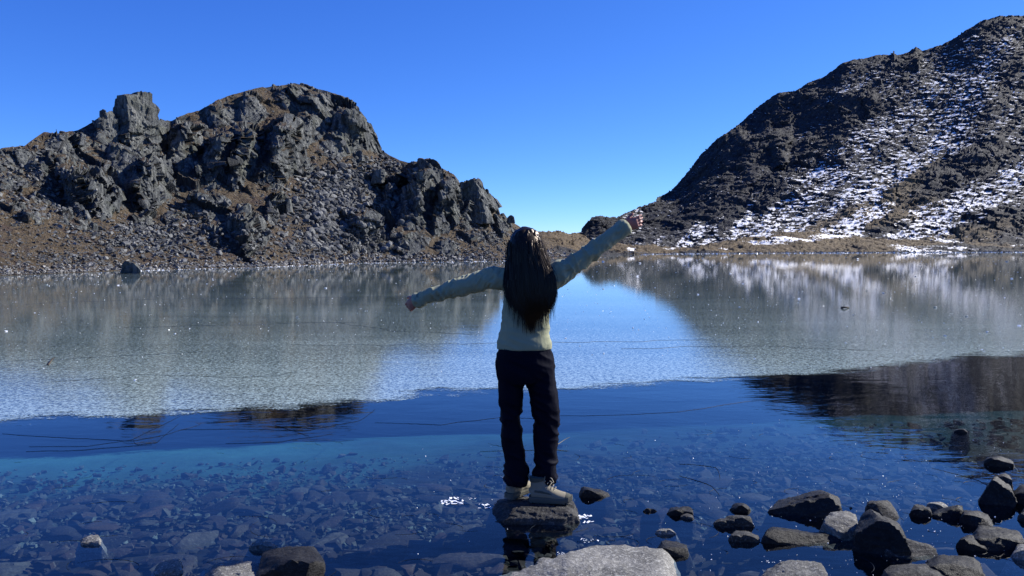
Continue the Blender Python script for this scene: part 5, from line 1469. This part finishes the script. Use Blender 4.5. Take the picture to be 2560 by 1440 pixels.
st = link('loose_strands', mesh_np('loose_strands', np.array(hv), np.array(hf), True), MAT['hair'], woman)
st['kind'] = 'stuff'

# hiking boots
def boot(heel, toe_dir, tilt=0.0):
    root = empty('boot', heel); root.parent = woman
    root.rotation_euler = (0, 0, math.atan2(toe_dir[1], toe_dir[0])); root.scale = (1.0, 1.08, 1.1)
    Z = Vector((0, 0, 1))
    bm = bmesh.new()
    tube_bm(bm, spline([(Vector((0.002, 0, 0.045)), 0.016, 0.026), (Vector((0.014, 0, 0.05)), 0.031, 0.034), (Vector((0.05, 0, 0.056)), 0.036, 0.042), (Vector((0.10, 0, 0.056)), 0.038, 0.043), (Vector((0.145, 0.0, 0.045)), 0.042, 0.032), (Vector((0.19, 0.002, 0.037)), 0.045, 0.025), (Vector((0.225, 0.004, 0.033)), 0.040, 0.020), (Vector((0.25, 0.005, 0.028)), 0.022, 0.012)], 26), 22, Z)
    tube_bm(bm, spline([(Vector((0.055, 0, 0.05)), 0.036, 0.055), (Vector((0.052, 0, 0.085)), 0.034, 0.050), (Vector((0.048, 0, 0.115)), 0.034, 0.046), (Vector((0.045, 0, 0.138)), 0.037, 0.048)], 12), 22, Vector((1, 0, 0)))
    up = remesh('upper', bm, 0.0035, 3, lambda co, no: ridged(co * np.array([26, 20, 26]), 61) * 0.0012)
    link('upper', up, MAT['boot_suede'], root)
    # darker fabric panels on both flanks, 2 mm proud
    bm = bmesh.new()
    tube_bm(bm, spline([(Vector((0.03, 0, 0.066)), 0.037, 0.014), (Vector((0.07, 0, 0.064)), 0.0395, 0.017), (Vector((0.12, 0, 0.058)), 0.0415, 0.013), (Vector((0.15, 0, 0.050)), 0.043, 0.008)], 14), 20, Z)
    tube_bm(bm, spline([(Vector((0.047, 0, 0.118)), 0.0375, 0.049), (Vector((0.0455, 0, 0.130)), 0.0395, 0.050), (Vector((0.045, 0, 0.143)), 0.040, 0.051)], 6), 20, Vector((1, 0, 0)))
    link('side_panel', remesh('side_panel', bm, 0.003, 2), MAT['boot_panel'], root)
    # sole with lugs
    bm = bmesh.new(); out = []
    prof = [(-0.006, 0.018), (0.0, 0.030), (0.03, 0.038), (0.08, 0.037), (0.12, 0.039), (0.165, 0.047), (0.205, 0.048), (0.24, 0.036), (0.262, 0.014)]
    for z, k in ((0.004, 0.96), (0.010, 1.0), (0.024, 1.03), (0.032, 0.97)):
        ring = [bm.verts.new((x, w * k + 0.003 * (x > 0.15), z + 0.012 * max(0, (x - 0.2) / 0.06))) for x, w in prof] + [bm.verts.new((x, -w * k + 0.003 * (x > 0.15), z + 0.012 * max(0, (x - 0.2) / 0.06))) for x, w in reversed(prof)]
        out.append(ring)
    for a, b in zip(out, out[1:]):
        for k in range(len(a)): bm.faces.new((a[k], a[(k + 1) % len(a)], b[(k + 1) % len(a)], b[k]))
    bm.faces.new(out[0]); bm.faces.new(out[-1])
    for x in np.linspace(0.01, 0.235, 11):
        for y in (-0.027, 0, 0.027):
            bmesh.ops.create_cube(bm, size=1, matrix=Matrix.Translation((x, y, 0.004)) @ Matrix.Diagonal((0.013, 0.017, 0.008, 1)))
    bmesh.ops.recalc_face_normals(bm, faces=bm.faces)
    me = bpy.data.meshes.new('sole'); bm.to_mesh(me); bm.free()
    link('sole', me, MAT['boot_sole'], root)
    bm = bmesh.new()
    tube_bm(bm, spline([(Vector((0.215, 0.003, 0.036)), 0.042, 0.021), (Vector((0.24, 0.005, 0.032)), 0.036, 0.018), (Vector((0.258, 0.005, 0.027)), 0.018, 0.010)], 8), 18, Z)
    link('toe_cap', remesh('toe_cap', bm, 0.003, 2), MAT['boot_panel'], root)
    # laces across the instep, and a bow
    for k in range(6):
        f = k / 5; x = 0.155 - 0.07 * f; z = 0.083 + 0.060 * f; w = 0.020
        bm = bmesh.new()
        tube_bm(bm, spline([(Vector((x - 0.004, -w, z - 0.010)), 0.0028, 0.002), (Vector((x + 0.006, 0, z + 0.004)), 0.0028, 0.002), (Vector((x - 0.010, w, z - 0.006)), 0.0028, 0.002)], 8), 8, Vector((0, 0, 1)))
        me = bpy.data.meshes.new('lace'); bm.to_mesh(me); bm.free(); link('lace', me, MAT['lace'], root)
    for s in (-1, 1):
        bm = bmesh.new()
        tube_bm(bm, spline([(Vector((0.108, 0, 0.136)), 0.0026, 0.002), (Vector((0.135, s * 0.022, 0.142)), 0.0026, 0.002), (Vector((0.150, s * 0.030, 0.118)), 0.0026, 0.002), (Vector((0.122, s * 0.012, 0.124)), 0.0026, 0.002)], 12), 8, Vector((0, 0, 1)))
        me = bpy.data.meshes.new('lace_bow'); bm.to_mesh(me); bm.free(); link('lace_bow', me, MAT['lace'], root)
    bm = bmesh.new()
    tube_bm(bm, spline([(Vector((0.088, 0, 0.12)), 0.022, 0.006), (Vector((0.094, 0, 0.145)), 0.024, 0.005), (Vector((0.098, 0, 0.16)), 0.020, 0.004)], 6), 14, Vector((1, 0, 0)))
    me = bpy.data.meshes.new('tongue'); bm.to_mesh(me); bm.free(); link('tongue', me, MAT['boot_suede'], root)
    # pull loop at the heel
    bm = bmesh.new()
    tube_bm(bm, spline([(Vector((-0.002, 0, 0.125)), 0.005, 0.0015), (Vector((-0.014, 0, 0.145)), 0.005, 0.0015), (Vector((-0.004, 0, 0.158)), 0.005, 0.0015)], 6), 8, Vector((1, 0, 0)))
    me = bpy.data.meshes.new('pull_loop'); bm.to_mesh(me); bm.free(); link('pull_loop', me, MAT['lace'], root)
    for ch in root.children:
        for p in ch.data.polygons: p.use_smooth = ch.name.split('.')[0] != 'sole'
    return root
hl = Vector((float(pix(1271, 1238, PD)[0] - ORG[0]), -0.005, 0.0))
hr_ = Vector((float(pix(1325, 1245, PD)[0] - ORG[0]), -0.045, 0.0))
boot(hl, (0.62, 0.78)); boot(hr_, (0.97, -0.16))
